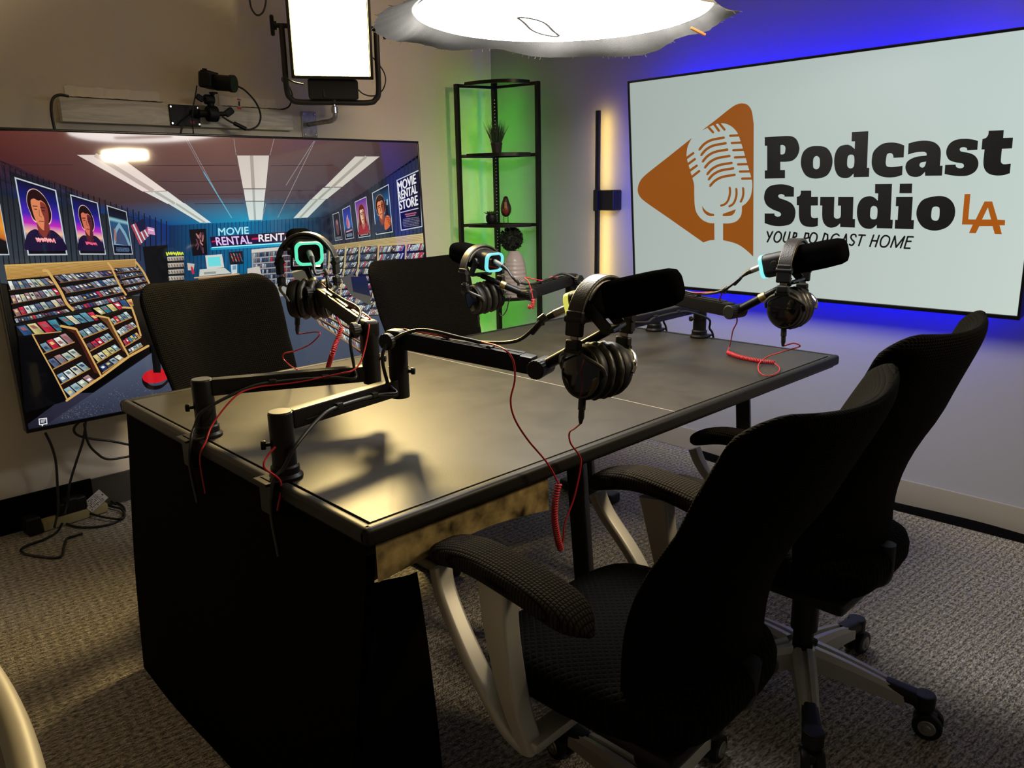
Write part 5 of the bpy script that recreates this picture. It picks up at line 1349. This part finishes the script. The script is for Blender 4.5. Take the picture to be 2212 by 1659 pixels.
# rows of open cases, then the front bins
row(zo((150, 720), (700, 620), (740, 650), (165, 770)), 18, PAL_D + [(150, 40, 90)], 5, .2); row(zo((740, 600), (1310, 470), (1340, 520), (770, 640)), 18, PAL_D + [(150, 40, 90)], 5, .2)
row(zo((165, 790), (590, 715), (660, 850), (190, 915)), 4, PAL_C, 6, .5, .2); row(zo((600, 705), (980, 640), (1040, 740), (690, 805)), 5, PAL_C, 6, .5, .2); row(zo((970, 610), (1390, 500), (1410, 590), (1040, 690)), 6, PAL_C, 6, .4, .2)
G_(zo((190, 905), (340, 890), (700, 1590), (260, 1720)), (5, 5, 8), 7)
G_(zo((345, 890), (640, 860), (1390, 600), (1560, 1010), (1400, 1090), (710, 1590)), (24, 14, 12), 6)
for q, n, pl_ in (([(410, 985), (690, 870), (780, 970), (465, 1090)], 4, PAL_L), ([(490, 1150), (770, 1030), (850, 1110), (560, 1255)], 4, PAL_L), ([(585, 1310), (860, 1165), (945, 1250), (640, 1415)], 4, PAL_L), ([(665, 1470), (930, 1305), (995, 1370), (725, 1560)], 4, PAL_L),
                  ([(820, 850), (1060, 755), (1135, 825), (870, 930)], 5, PAL_L), ([(895, 985), (1140, 870), (1190, 935), (950, 1065)], 5, PAL_L + PAL_D), ([(965, 1110), (1210, 985), (1265, 1045), (1020, 1190)], 5, PAL_C), ([(1035, 1225), (1250, 1095), (1305, 1140), (1080, 1295)], 4, PAL_L + PAL_D),
                  ([(1150, 720), (1330, 645), (1385, 710), (1195, 790)], 5, PAL_L), ([(1215, 845), (1390, 750), (1440, 805), (1265, 905)], 6, PAL_L), ([(1285, 950), (1440, 865), (1480, 920), (1320, 1015)], 6, PAL_C), ([(1340, 1045), (1480, 970), (1500, 1010), (1365, 1090)], 5, PAL_L)):
    row(zo(*q), n, pl_, 7, .25, .10); K_([zo(q[3])[0], zo(q[2])[0]], 2.4, WD2, 10)
for a, w in (([(340, 890), (420, 1040), (560, 1290), (710, 1580)], 3), ([(640, 800), (790, 830)], 5), ([(800, 830), (900, 1010), (1060, 1320)], 4), ([(1010, 690), (1140, 715), (1230, 890), (1350, 1110)], 4), ([(1290, 605), (1390, 610)], 4), ([(1385, 600), (1440, 760), (1480, 900)], 4), ([(700, 1585), (1075, 1330), (1360, 1120), (1560, 1010)], 5), ([(345, 890), (640, 860)], 2)):
    K_(zo(*a), w, WD, 11)
G_(zo((640, 800), (790, 840), (900, 1010), (1050, 1310), (990, 1290), (850, 1000), (780, 880)), (70, 30, 20), 9); G_(zo((1020, 690), (1140, 725), (1340, 1090), (1290, 1060), (1120, 780)), (96, 60, 34), 9)
# floor of the store
P_([(60, 945), (360, 740), (480, 700), (480, 900)], [(30, 30, 46), (84, 94, 116), (80, 92, 112), (44, 44, 62)], 3, 4, 4)
P_([(0, 960), (150, 850), (480, 840), (480, 960)], [(14, 12, 22), (44, 44, 62), (60, 64, 84), (40, 40, 56)], 2, 4, 4)
P_([(480, 640), (940, 640), (960, 960), (480, 960)], [(70, 82, 100), (70, 80, 96), (50, 54, 66), (60, 66, 84)], 2, 3, 3)
for k in range(500):
    x = random.uniform(130, 380); y = random.uniform(max(770, 885 - (x - 150) * .45), 905)
    K_([(x, y), (x + 1.3, y - .4)], 1.0, random.choice([(104, 108, 128), (70, 72, 94), (30, 30, 44), (120, 124, 144)]), 4, False, False)
G_([(325, 745), (345, 745), (347, 805), (331, 805)], (6, 6, 8), 8)
G_(spl([(308, 812), (318, 802), (340, 796), (360, 800), (366, 812), (350, 824), (325, 828), (310, 822)], 4), (196, 20, 34), 7)
G_(spl([(308, 815), (325, 832), (350, 830), (366, 814), (366, 822), (345, 840), (320, 840), (308, 828)], 4), (12, 6, 10), 6)
# small chat icon at the lower left
G_([(83, 904), (101, 902), (102, 916), (94, 917), (91, 921), (89, 918), (84, 918)], (222, 222, 226), 9); G_([(85, 906), (99, 904.5), (100, 914), (86, 916)], (30, 30, 42), 10)
for k in range(3): K_([(88, 907.6 + 2.6 * k), (97 - 2 * (k == 2), 906.6 + 2.6 * k)], 1.2, (222, 222, 226), 11)
# right posters
zp = lambda *pts: [(670 + x / 8.296, 380 + y / 8.296) for x, y in pts]
DK = [(0, (20, 18, 34)), (.5, (26, 30, 50)), (1, (12, 12, 18))]
f = poster(zp((300, 760), (345, 740), (400, 1160), (330, 1180)), DK, (30, 36, 56)); 
f = poster(zp((400, 690), (510, 645), (575, 1140), (447, 1165)), DK); G_(spl([f(*p) for p in ((.3, .3), (.5, .22), (.7, .3), (.75, .55), (.6, .8), (.4, .8), (.28, .55))], 4), (92, 64, 74), 5); G_(spl([f(*p) for p in ((.4, .3), (.55, .26), (.66, .36), (.5, .45))], 4), (150, 110, 110), 6); credits(f, .88, .94, (110, 120, 140), 3)
f = poster(zp((570, 600), (712, 525), (785, 1115), (632, 1140)), [(0, (30, 30, 110)), (.3, (34, 60, 160)), (.6, (30, 90, 150)), (.75, (14, 16, 40)), (1, (8, 8, 16))])
G_(spl([f(*p) for p in ((.42, .30), (.55, .24), (.60, .36), (.72, .50), (.66, .66), (.4, .66), (.32, .5))], 4), (170, 130, 160), 5); G_(spl([f(*p) for p in ((.40, .36), (.5, .42), (.48, .62), (.38, .62))], 4), (190, 60, 90), 6); K_([f(.22, .76), f(.8, .74)], 3, (200, 140, 160), 6); credits(f, .84, .92, (120, 140, 170), 4)
f = poster(zp((795, 465), (1003, 365), (1078, 1080), (868, 1110)), [(0, (90, 50, 140)), (.3, (150, 90, 150)), (.55, (170, 130, 140)), (.82, (60, 30, 40)), (.85, (14, 10, 12)), (1, (10, 8, 10))])
head(f, (96, 34, 26), (226, 190, 160), (176, 110, 96), .48, .40, .92, (150, 70, 60), (150, 50, 60), True); credits(f, .87, .94, (190, 190, 190), 4)
f = poster(zp((1105, 305), (1402, 145), (1480, 1008), (1178, 1058)), [(0, (20, 20, 34)), (.3, (40, 90, 130)), (.6, (20, 60, 110)), (.85, (20, 24, 44)), (1, (10, 10, 14))])
head(f, (46, 22, 20), (220, 134, 92), (140, 66, 48), .40, .40, .98, (190, 150, 120), (34, 44, 70))
K_([f(.78, .34), f(.74, .66)], 7, (34, 30, 44), 11); K_([f(.82, .30), f(.80, .40)], 3, (150, 170, 190), 12)
G_(spl([f(*p) for p in ((.56, .72), (.70, .62), (.86, .66), (.92, .76), (.84, .86), (.64, .92), (.52, .90))], 4), (206, 104, 60), 12)
for k in range(4): K_([f(.66 + .05 * k, .66 + .05 * k), f(.84 + .02 * k, .69 + .05 * k)], 2.2, (150, 60, 36), 13)
credits(f, .88, .95, (170, 170, 170), 5)
f = poster(zp((1545, 75), (1965, -120), (2010, 915), (1625, 985)), [(0, (14, 14, 18)), (1, (14, 13, 18))])
for body, q in (('MOVIE', ((1560, 120), (1880, -40), (1895, 130), (1575, 280))), ('RENTAL', ((1568, 290), (1905, 150), (1918, 300), (1585, 440))), ('STORE', ((1590, 455), (1915, 345), (1930, 520), (1605, 610)))):
    pic.text(body, zp(*q), (226, 226, 226), 6, .03)
K_(zp((1620, 655), (1930, 580)), 2.0, (196, 196, 196), 6)
f2 = quad(zp((1640, 690), (1950, 640), (1960, 890), (1660, 930))); K_([f2(.2, .05), f2(.8, .04)], 3, (170, 90, 90), 6); K_([f2(.25, .2), f2(.75, .19)], 2.6, (150, 110, 110), 6); credits(f2, .38, .95, (130, 130, 136), 6, .0, 1.0)
# right racks
P_(zp((390, 1240), (2080, 1020), (2080, 1230), (350, 1335)), [(170, 150, 104), (206, 186, 126), (196, 172, 116), (150, 128, 86)], 4, 4, 2)
for k in range(4): K_(zp((400, 1262 + 16 * k), (1200, 1160 + 20 * k), (2000, 1060 + 30 * k)), .8, (130, 112, 70), 5, True)
G_(zp((350, 1330), (2080, 1215), (2080, 2300), (100, 2300)), (18, 16, 22), 4)
bx = [(370, 620, 1325, 1305), (655, 870, 1300, 1275), (905, 1205, 1272, 1250), (1245, 1690, 1262, 1232), (1740, 2060, 1228, 1205)]
for (x0, x1, y0, y1) in bx:
    for k in range(9):
        sx = -22 * k; h = 96 + (x0 - 370) * .02; st = 118 + (x0 - 370) * .025
        n = max(7, int((x1 - x0) / 27))
        row(zp((x0 + sx, y0 + st * k), (x1 + sx * .6, y1 + st * k), (x1 + sx * .6 - 14, y1 + st * k + h), (x0 + sx - 14, y0 + st * k + h)), n, PAL_L + PAL_D, 5, -.8, .05)
        K_(zp((x0 + sx - 14, y0 + st * k + h + 8), (x1 + sx * .6 - 14, y1 + st * k + h + 8)), 1.6, (20, 18, 22), 9)
    K_(zp((x0 - 24, y0 - 30), (x0 - 40, y0 + 300), (x0 - 130, y0 + 900)), 3.4, (186, 164, 116), 9)
# counter and low rack between the chairs
G_([(735, 600), (760, 590), (800, 640), (800, 660), (760, 640)], (80, 78, 66), 11); G_([(757, 598), (790, 596), (800, 640), (762, 630)], (26, 32, 48), 12)

G_([(672, 655), (700, 640), (780, 700), (780, 765), (690, 690)], (50, 24, 16), 11)
for k in range(3): row([(680 + 3 * k, 660 + 15 * k), (776, 703 + 19 * k), (776, 716 + 19 * k), (682 + 5 * k, 671 + 16 * k)], 20, PAL_D + PAL_L, 12, .5)
K_([(676, 668), (776, 718)], 2.2, (170, 140, 90), 15); K_([(684, 684), (776, 738)], 2.2, (160, 124, 76), 15); K_([(674, 672), (690, 700), (776, 756)], 3, (150, 110, 70), 15)
G_([(628, 586), (655, 580), (668, 600), (668, 618), (640, 612)], (84, 80, 66), 8); K_([(630, 588), (656, 581)], 3, (190, 176, 130), 9)
pic.build('screen', screen_mat('store_screen', 1.0, .05), t, 'lit screen picturing a movie rental store')
mb = MB(); mb.rbox(Vector((c.x, WY - .008, c.z)), (.6, .014, .4), .003); mb.rbox(Vector((c.x, WY - .03, c.z)), (.4, .05, .1), .003); mb.build('wall_mount', 'metal_black', t, loc='world')
# ------------------------------------------------------------------ cables
def cable(name, pts, r, m, label, cat='cable', group=None, n=8, smooth=8, parent=None):
    o = MB().tube(crom(pts, smooth), r, n).build(name, m, parent, sharp=80, loc='world' if parent else None)
    if label and not parent: tag(o, label, cat, group)
    return o
def along(k, f, off=.030, side=0.0):
    t, top, du, up, ks, tp = armi[k]
    return top.lerp(tp, f) + up * off + ks * side
XG = 'black microphone cables on the arms'
def mic_end(k): return mics[k].matrix_basis @ Vector((0, -.075, -.014))
def mic_out(k, d): return mics[k].matrix_basis @ Vector((0, -.075 - d, -.014 - d * .7))
# 1: down the upper arm, round the elbow, along the lower arm, over the desk end
zt = DZ + .145
def lower_pts(k, side=.020):
    b, e = ARMS[k][0], ARMS[k][1]; B = Vector((b[0], b[1], zt - .02)); E_ = Vector((e[0], e[1], zt - .02)); d = (E_ - B).normalized(); s_ = Vector((-d.y, d.x, 0))
    s_ = s_ if s_.dot(-B) > 0 else -s_
    return B, E_, d, s_
for k, lab in ((1, 'black cable running from the green-ringed microphone along its arm over the left desk end'), (2, 'black cable running from the yellow-ringed microphone along its arm over the left desk end'),
               (3, 'black cable running from the cyan-ringed microphone back along its arm'), (4, 'black cable from the microphone before the white logo screen back along its arm')):
    B, E_, d, s_ = lower_pts(k)
    ek = armi[k][4]
    pts = [mic_end(k), mic_out(k, .03)]
    if k == 2: pts += [Pd(1172, 690, 1.62), Pd(1120, 735, 1.66), along(2, .62)]
    elif k == 4: pts += [Pd(1600, 600, 2.40), Pd(1560, 628, 2.40), along(4, .68)]
    elif k == 3: pts += [Pd(1120, 610, 2.76), along(3, .85)]
    else: pts += [Pd(702, 590, 2.26), Pd(708, 618, 2.26), along(1, .80)]
    pts += [along(k, .5), along(k, .15), E_ + ek * .052 + Vector((0, 0, .10)), E_ + ek * .048 + Vector((0, 0, .02)), E_.lerp(B, .12) + s_ * .030 + Vector((0, 0, -.006)), E_.lerp(B, .28) + s_ * .020, E_.lerp(B, .62) + s_ * .020, E_.lerp(B, .78) + s_ * .026 + Vector((0, 0, -.012)),
            B + s_ * .040 - d * .00 + Vector((0, 0, -.05)), Vector((B.x, B.y, DZ + .035)) + s_ * .030 - d * .025]
    sg = -1 if k in (1, 2) else 1
    xe = DX0 - .012 if sg < 0 else DX1 + .014
    pts += [Vector((xe, B.y + s_.y * .035, DZ + .012)), Vector((xe + sg * .012, B.y + s_.y * .038, DZ - .05)), Vector((xe + sg * .006, B.y + s_.y * .04, DZ - .15))]
    cable('microphone_cable', pts, .0042, 'black_cable', lab, 'cable', XG)
# velcro wraps on the cables
for px, py, d, lab in ((1172, 688, 1.62, 'grey cable wrap on the cable of the yellow-ringed microphone'), (704, 588, 2.26, 'grey cable wrap on the cable of the green-ringed microphone'),
                       (1120, 608, 2.76, 'grey cable wrap on the cable of the cyan-ringed microphone'), (1566, 624, 2.40, 'grey cable wrap on the cable below the white logo screen')):
    p = Pd(px, py, d); ax = (ray(px + 10, py - 8) - ray(px, py)).normalized() if d < 2 or px > 1500 else (ray(px + 6, py + 9) - ray(px, py)).normalized()
    mb = MB(); mb.cyl(p - ax * .009, p + ax * .009, .0085 if d < 2 else .0078, 18, bev=.002); mb.rbox(p + Vector((0, 0, -.010)), (.010, .004, .010), .001)
    tag(mb.build('cable_wrap', 'arm_cap'), lab, 'cable wrap', 'cable wraps on the microphone cables')

# red coiled headphone cables
RG = 'red coiled headphone cables'
def redcable(label, parts):
    t = thing('headphone_cable', label, 'cable', parts[0][1][0], 0, RG)
    for nm, pts in parts:
        if nm == 'coil': MB().tube(coil(pts), .0019, 6).build('coil', 'red_cable', t, loc='world', sharp=80)
        else: MB().tube(crom(pts, 8), .0020, 7).build('cord', 'red_cable', t, loc='world', sharp=80)
    return t
pl = hp_plug(2)
y2 = 1.055
redcable('red coiled cable hanging over the front desk edge',
         [('cord', [along(2, .05, .026), along(2, .25, .027, .004), along(2, .45, .026, -.006), along(2, .60, .030), Py(1085, 752, y2 + .01), Py(1108, 778, y2), Py(1112, 820, y2), Py(1103, 865, y2), Py(1112, 905, y2), Py(1140, 950, y2), Py(1182, 1000, y2), Py(1207, 1045, y2)]),
          ('coil', [Py(1207, 1046, y2), Py(1200, 1075, y2), Py(1198, 1120, y2), Py(1205, 1165, y2), Py(1212, 1187, y2)]),
          ('cord', [Py(1212, 1187, y2), Py(1217, 1160, y2), Py(1220, 1130, y2), Py(1240, 1075, y2), Py(1254, 1010, y2), Py(1252, 985, y2), Py(1233, 958, y2), Py(1230, 935, y2), pl.lerp(Py(1230, 935, y2), .5), pl])])
pl = hp_plug(4)
dd = (Pz(1575, 755, .752) - EYE).length
redcable('red coiled cable lying in a loop on the desk below the logo screen',
         [('cord', [along(4, .3, .026), along(4, .62, .03), Pd(1555, 632, 2.41), along(4, .86, .02), armi[4][5] + Vector((0, 0, -.02)), Pd(1583, 715, 2.42), Pd(1577, 745, dd), Pz(1571, 760, .756)]),
          ('coil', [Pz(1572, 762, .7535), Pz(1600, 772, .7535), Pz(1640, 780, .7535), Pz(1673, 783, .7535)]),
          ('cord', [Pz(1673, 784, .753), Pz(1684, 795, .750), Pz(1678, 806, .750), Pz(1656, 812, .750), Pz(1640, 803, .750), Pz(1640, 785, .756), Pz(1660, 770, .768), Pd(1700, 757, 2.36), Pd(1728, 748, 2.33), pl.lerp(Pd(1738, 735, 2.32), .5), pl])])
pl = hp_plug(1)
redcable('red coiled cable hanging behind the arms from the headphones before the movie store screen',
         [('cord', [pl, Pd(690, 718, 2.30), Pd(672, 742, 2.32), Pd(640, 757, 2.34), Pd(614, 764, 2.35), Pd(612, 775, 2.36), Pd(625, 788, 2.38), Pz(640, 797, .749), Pz(668, 804, .749), Pz(700, 801, .749)]),
          ('coil', [Pz(708, 796, .755), Pd(716, 770, 2.40), Pd(728, 735, 2.40), Pd(739, 708, 2.40)]),
          ('cord', [Pd(740, 707, 2.40), Pd(732, 697, 2.40), Pd(722, 672, 2.39), Pd(712, 652, 2.38), along(1, .9, -.03)])])
B, E_, d, s_ = lower_pts(1)
cable('headphone_cable', [along(1, .92, .034), along(1, .75, .028), along(1, .5, .029), along(1, .25, .028), along(1, .07, .024) + Vector((.0, -.02, 0)), Pd(796, 692, 2.02), Pd(797, 705, 2.00), Pd(790, 745, 2.0), Pd(779, 782, 1.99), Pd(762, 800, 1.98), Pd(740, 806, 1.98), E_.lerp(B, .35) + s_ * .024, E_.lerp(B, .5) + s_ * .022 + Vector((0, 0, -.006)), E_.lerp(B, .7) + s_ * .024 + Vector((0, 0, -.008)), E_.lerp(B, .82) + s_ * .034 + Vector((0, 0, -.024)),
                          B + s_ * .050 + d * .02 + Vector((0, 0, -.08)), Vector((DX0 + .010, B.y + s_.y * .075, DZ + .010)), Vector((DX0 - .012, B.y + s_.y * .08, DZ - .03)), Vector((DX0 - .010, B.y + s_.y * .08, DZ - .12))], .0022, 'red_cable', 'thin red cable running along the farther left arm and down the desk end', 'cable')
redcable('short red cable with red plug hanging from the arm in front of the corner shelf',
         [('cord', [along(3, .3, .026), along(3, .45, .034), along(3, .6, .028), Pd(1136, 600, 2.76), Pd(1141, 608, 2.74), Pd(1147, 625, 2.74), Pd(1151, 645, 2.74)]),
          ('coil', [Pd(1152, 646, 2.74), Pd(1151, 655, 2.74), Pd(1149, 664, 2.74), Pd(1141, 662, 2.74)])])
pl = hp_plug(3)
cable('headphone_lead', [Pd(1104, 640, 2.76), Pd(1098, 655, 2.76), Pd(1095, 668, 2.76), Pd(1088, 680, 2.76), Pd(1082, 682, 2.76), Pd(1079, 676, 2.76)], .0018, 'black_cable', 'thin black lead dangling beside the headphones before the corner shelf', 'cable')
B, E_, d, s_ = lower_pts(2)
cable('arm_cord', [Pd(595, 965, 1.62), Pd(578, 985, 1.62), Pd(571, 1010, 1.62), Vector((DX0 + .004, 1.405, DZ + .006)), Vector((DX0 - .012, 1.40, DZ - .05))], .0022, 'red_cable', 'thin red cord beside the post nearest the camera at the left desk end', 'cable')
# cables hanging on the wall
cable('camera_cable', [Py(500, 182, 3.40), Py(512, 186, 3.40), Py(530, 196, 3.40), Py(553, 222, 3.40), Py(563, 250, 3.41), Py(556, 272, 3.42), Py(535, 280, 3.42), Py(520, 272, 3.42), Py(500, 264, 3.43), Py(480, 252, 3.43)], .0042, 'black_cable', 'black cable looping from the camera back to its mount', 'cable')
mb = MB(); a, b = Py(505, 266, 3.428), Py(532, 279, 3.42); mb.cyl(a, b, .009, 14, bev=.003); tag(mb.build('cable_adapter', 'plastic'), 'black adapter block on the looped camera cable', 'adapter')
tg = thing('cable_tag', 'white and red cable tag hanging beside the camera', 'tag', Py(515, 188, 3.40))
mb = MB(); a, b = Py(513, 187, 3.40), Py(517, 215, 3.40); bar(mb, a, b, .013, .0012, .0003, Vector((0, 1, 0))); mb.build('strap', 'paper', tg, loc='world')
mb = MB(); a, b = Py(517, 215, 3.40), Py(517, 235, 3.40); bar(mb, a, b, .016, .0014, .0003, Vector((0, 1, 0))); mb.build('label', 'paper', tg, loc='world')
mb = MB(); bar(mb, Py(517, 231, 3.398), Py(517, 236, 3.398), .0165, .003, .0003, Vector((0, 1, 0))); bar(mb, Py(516, 214, 3.398), Py(516, 216, 3.398), .0165, .003, .0003, Vector((0, 1, 0))); mb.build('red_band', 'red_paint', tg, loc='world')
mb = MB(); bar(mb, Py(516.5, 219, 3.398), Py(517, 229, 3.398), .006, .0026, .0003, Vector((0, 1, 0))); mb.build('printed_mark', 'ink', tg, loc='world')
cable('hanging_cable', [Py(148, 208, 3.46), Py(130, 205, 3.455), Py(117, 210, 3.45), Py(111, 225, 3.445), Py(112, 250, 3.44), Py(117, 275, 3.44), Py(121, 300, 3.44)], .0055, 'black_cable', 'thick black cord bending round the left end of the wooden board', 'cable')
cable('hanging_cable', [Py(425, 246, 3.488), Py(415, 248, 3.47), Py(405, 256, 3.46), Py(395, 270, 3.45), Py(390, 290, 3.44), Py(389, 310, 3.42)], .0042, 'black_cable', 'black cord falling from the camera plate to the screen top', 'cable')
cable('hanging_cable', [Py(425, 185, 3.445), Py(424, 195, 3.445), Py(421, 212, 3.445), Py(417, 235, 3.445), Py(416, 262, 3.45), Py(418, 290, 3.44), Py(419, 305, 3.42)], .0030, 'black_cable', 'thin black cord dropping from the left side of the camera', 'cable')
cable('hanging_cable', [Py(655, 182, 3.19), Py(636, 178, 3.20), Py(620, 170, 3.25), Py(610, 168, 3.30), Py(611, 176, 3.34), Py(622, 184, 3.38), Py(631, 205, 3.44), Py(624, 230, 3.49), Py(602, 238, 3.512)], .0036, 'black_cable', 'black cord curving from the LED panel down to the board', 'cable')
cable('hanging_cable', [Py(806, 125, 3.22), Py(826, 150, 3.25), Py(833, 172, 3.26), Py(826, 195, 3.25), Py(808, 207, 3.22), Py(785, 203, 3.2), Py(765, 185, 3.18)], .0030, 'black_cable', 'thin cord looping out at the right side of the LED panel', 'cable')
cable('hanging_cable', [Py(538, -20, 3.46), Py(540, 5, 3.46), Py(545, 22, 3.46), Py(556, 33, 3.46), Py(568, 26, 3.46), Py(574, 5, 3.46), Py(574, -20, 3.46)], .0042, 'base_dark', 'loop of cord hanging on the left wall at the top edge', 'cable')
# cords below the left screen
for pts, lab in (([Py(98, 935, 3.42), Py(112, 965, 3.43), Py(121, 1000, 3.44), Py(124, 1050, 3.42), Py(126, 1100, 3.40), Pz(122, 1120, .06), Pz(118, 1138, .05)], 'black cord hanging from the left part of the movie store screen to the power strip'),
                 ([Py(186, 905, 3.42), Py(180, 950, 3.43), Py(164, 1000, 3.44), Py(150, 1048, 3.43), Pz(146, 1085, .10), Pz(140, 1110, .06)], 'black cord slanting down from the movie store screen to the floor bundle'),
                 ([Py(178, 905, 3.42), Py(160, 925, 3.43), Py(168, 940, 3.43), Py(200, 948, 3.44), Py(240, 953, 3.44), Py(285, 962, 3.44)], 'upper black cord curving away below the movie store screen'),
                 ([Py(182, 915, 3.42), Py(190, 955, 3.43), Py(208, 978, 3.44), Py(235, 992, 3.44), Py(290, 984, 3.44)], 'lower black cord sagging below the movie store screen')):
    cable('hanging_cable', pts, .0052, 'black_cable', lab, 'cable', 'black cords below the movie store screen')
F = lambda px, py, z=.006: Pz(px, py, z)
cable('hanging_cable', [F(135, 1130, .04), F(122, 1150), F(95, 1165), F(60, 1178), F(45, 1188), F(55, 1197), F(85, 1202), F(115, 1205), F(133, 1200), F(138, 1180), F(145, 1163), F(160, 1158), F(178, 1152)], .0048, 'black_cable', 'black cord in a wide open loop on the carpet', 'cable')
cable('hanging_cable', [F(132, 1100, .05), F(136, 1125, .012), F(165, 1138), F(210, 1138), F(250, 1128), F(268, 1110), F(266, 1095), F(245, 1082), F(225, 1078), F(235, 1092, .012), F(262, 1100, .012), F(268, 1118, .012), F(240, 1120, .014), F(190, 1108, .02), F(170, 1095, .05)], .0048, 'black_cable', 'black cord coiled on the carpet against the desk end', 'cable')
cable('hanging_cable', [F(160, 1045, .06), F(172, 1036, .08), F(190, 1036, .09), F(212, 1052, .07), F(232, 1075, .03), F(250, 1090, .01)], .0045, 'black_cable', 'black cord arching over the back of the power strip', 'cable')
cable('hanging_cable', [F(275, 1020, .12), F(258, 1032, .08), F(254, 1052, .04), F(262, 1068, .01), F(280, 1070, .008)], .004, 'black_cable', 'black cord in a short bow beside the desk end near the baseboard', 'cable')
cable('extension_cord', [F(128, 1093, .045), F(95, 1094, .05), F(50, 1091, .05), F(15, 1094, .04), F(-4, 1106, .02), F(0, 1125, .008), F(12, 1142), F(30, 1146), F(42, 1141, .012)], .0052, 'beige_cable', 'beige extension cord looping out at the left edge of the floor', 'cable')
cable('extension_cord', [F(200, 1085, .008), F(230, 1078), F(270, 1072), F(300, 1068)], .0050, 'beige_cable', 'beige cord leaving the right end of the power strip', 'cable')
ps = thing('power_strip', 'beige power strip with plugs lying on the carpet below the movie store screen', 'power strip', F(150, 1120))
a, b = F(88, 1136, .022), F(228, 1092, .022)
mb = MB(); bar(mb, a, b, .058, .040, .006); mb.build('casing', 'beige_plastic', ps, loc='world')
ax_ = (b - a).normalized(); sx_ = Vector((-ax_.y, ax_.x, 0))
for f in (.30, .42, .54, .66):
    mb = MB(); mb.rbox(a.lerp(b, f) + Vector((0, 0, .0205)), (.03, .034, .002), .001, 1, Matrix((ax_, sx_, Vector((0, 0, 1)))).transposed()); mb.build('socket', 'ink', ps, loc='world')
for f, sz, lab in ((.10, (.055, .07, .075), 'large black plug adapter at the left end of the power strip'), (.34, (.035, .045, .05), 'black plug in the left half of the power strip'), (.47, (.05, .05, .065), 'black plug in the middle of the power strip'), (.60, (.05, .055, .06), 'black plug in the right half of the power strip')):
    c = a.lerp(b, f) + Vector((0, 0, .0215 + sz[2] / 2)) if f > .2 else a - ax_ * .030 + Vector((0, 0, sz[2] / 2 - .021))
    tag(MB().rbox(c, sz, .010, 3, Matrix((ax_, sx_, Vector((0, 0, 1)))).transposed()).build('power_plug', 'plastic'), lab, 'plug', 'plugs in the power strip')
pt = thing('paper_tag', 'white printed paper tag on the cord by the power strip', 'tag', F(205, 1080, .05))
a, b = F(188, 1098, .045), F(224, 1066, .085); d_ = (b - a).normalized(); s_ = d_.cross(ray(205, 1080)).normalized(); n_ = s_.cross(d_)
R_ = Matrix((d_, s_, n_)).transposed(); cc_ = (a + b) / 2
MB().rbox(cc_, ((b - a).length, .052, .0008), 0, 1, R_).build('paper', 'paper', pt, loc='world')
mb = MB(); L = (b - a).length
for i in range(9):
    for j in range(7):
        if random.random() < .8: mb.rbox(cc_ + d_ * (L * (-.40 + .085 * i)) + s_ * (-.019 + .0063 * j), (L * .07 * random.uniform(.5, 1), .0042 * random.uniform(.5, 1), .0022), 0, 1, R_)
mb.rbox(cc_ + d_ * L * .42, (.006, .006, .0024), 0, 1, R_)
o = mb.build('small_print', 'ink', pt, loc='world'); o['kind'] = 'stuff'
import OpenImageIO as oiio, numpy as np, sys
b=oiio.ImageBuf('/workdir/render_main.png'); a=b.get_pixels(oiio.FLOAT); 
print(a.shape)
s=a.shape[1]/2212
for name,(x,y) in dict(wallL_top=(200,80),wallL_mid=(930,200),wallL_low=(100,1000),wallR_low=(2100,900),wallR_top=(1300,150),blueTop=(1800,50),blueLow=(1900,700),green=(1120,300),greenL=(1030,400),glow=(1330,350),glowL=(1270,350),deskglare=(850,1050),deskmid=(1000,900),deskfar=(1250,720),deskL=(380,900),floorR=(2050,1300),floorL=(150,1300),floorLL=(150,1500),scrR=(1500,200),panel=(720,80),skirt=(900,60)).items():
    x0,y0=int(x*s),int(y*s); p=a[max(0,y0-3):y0+4,max(0,x0-3):x0+4,:3].mean((0,1)); print(name,(p*255).astype(int))
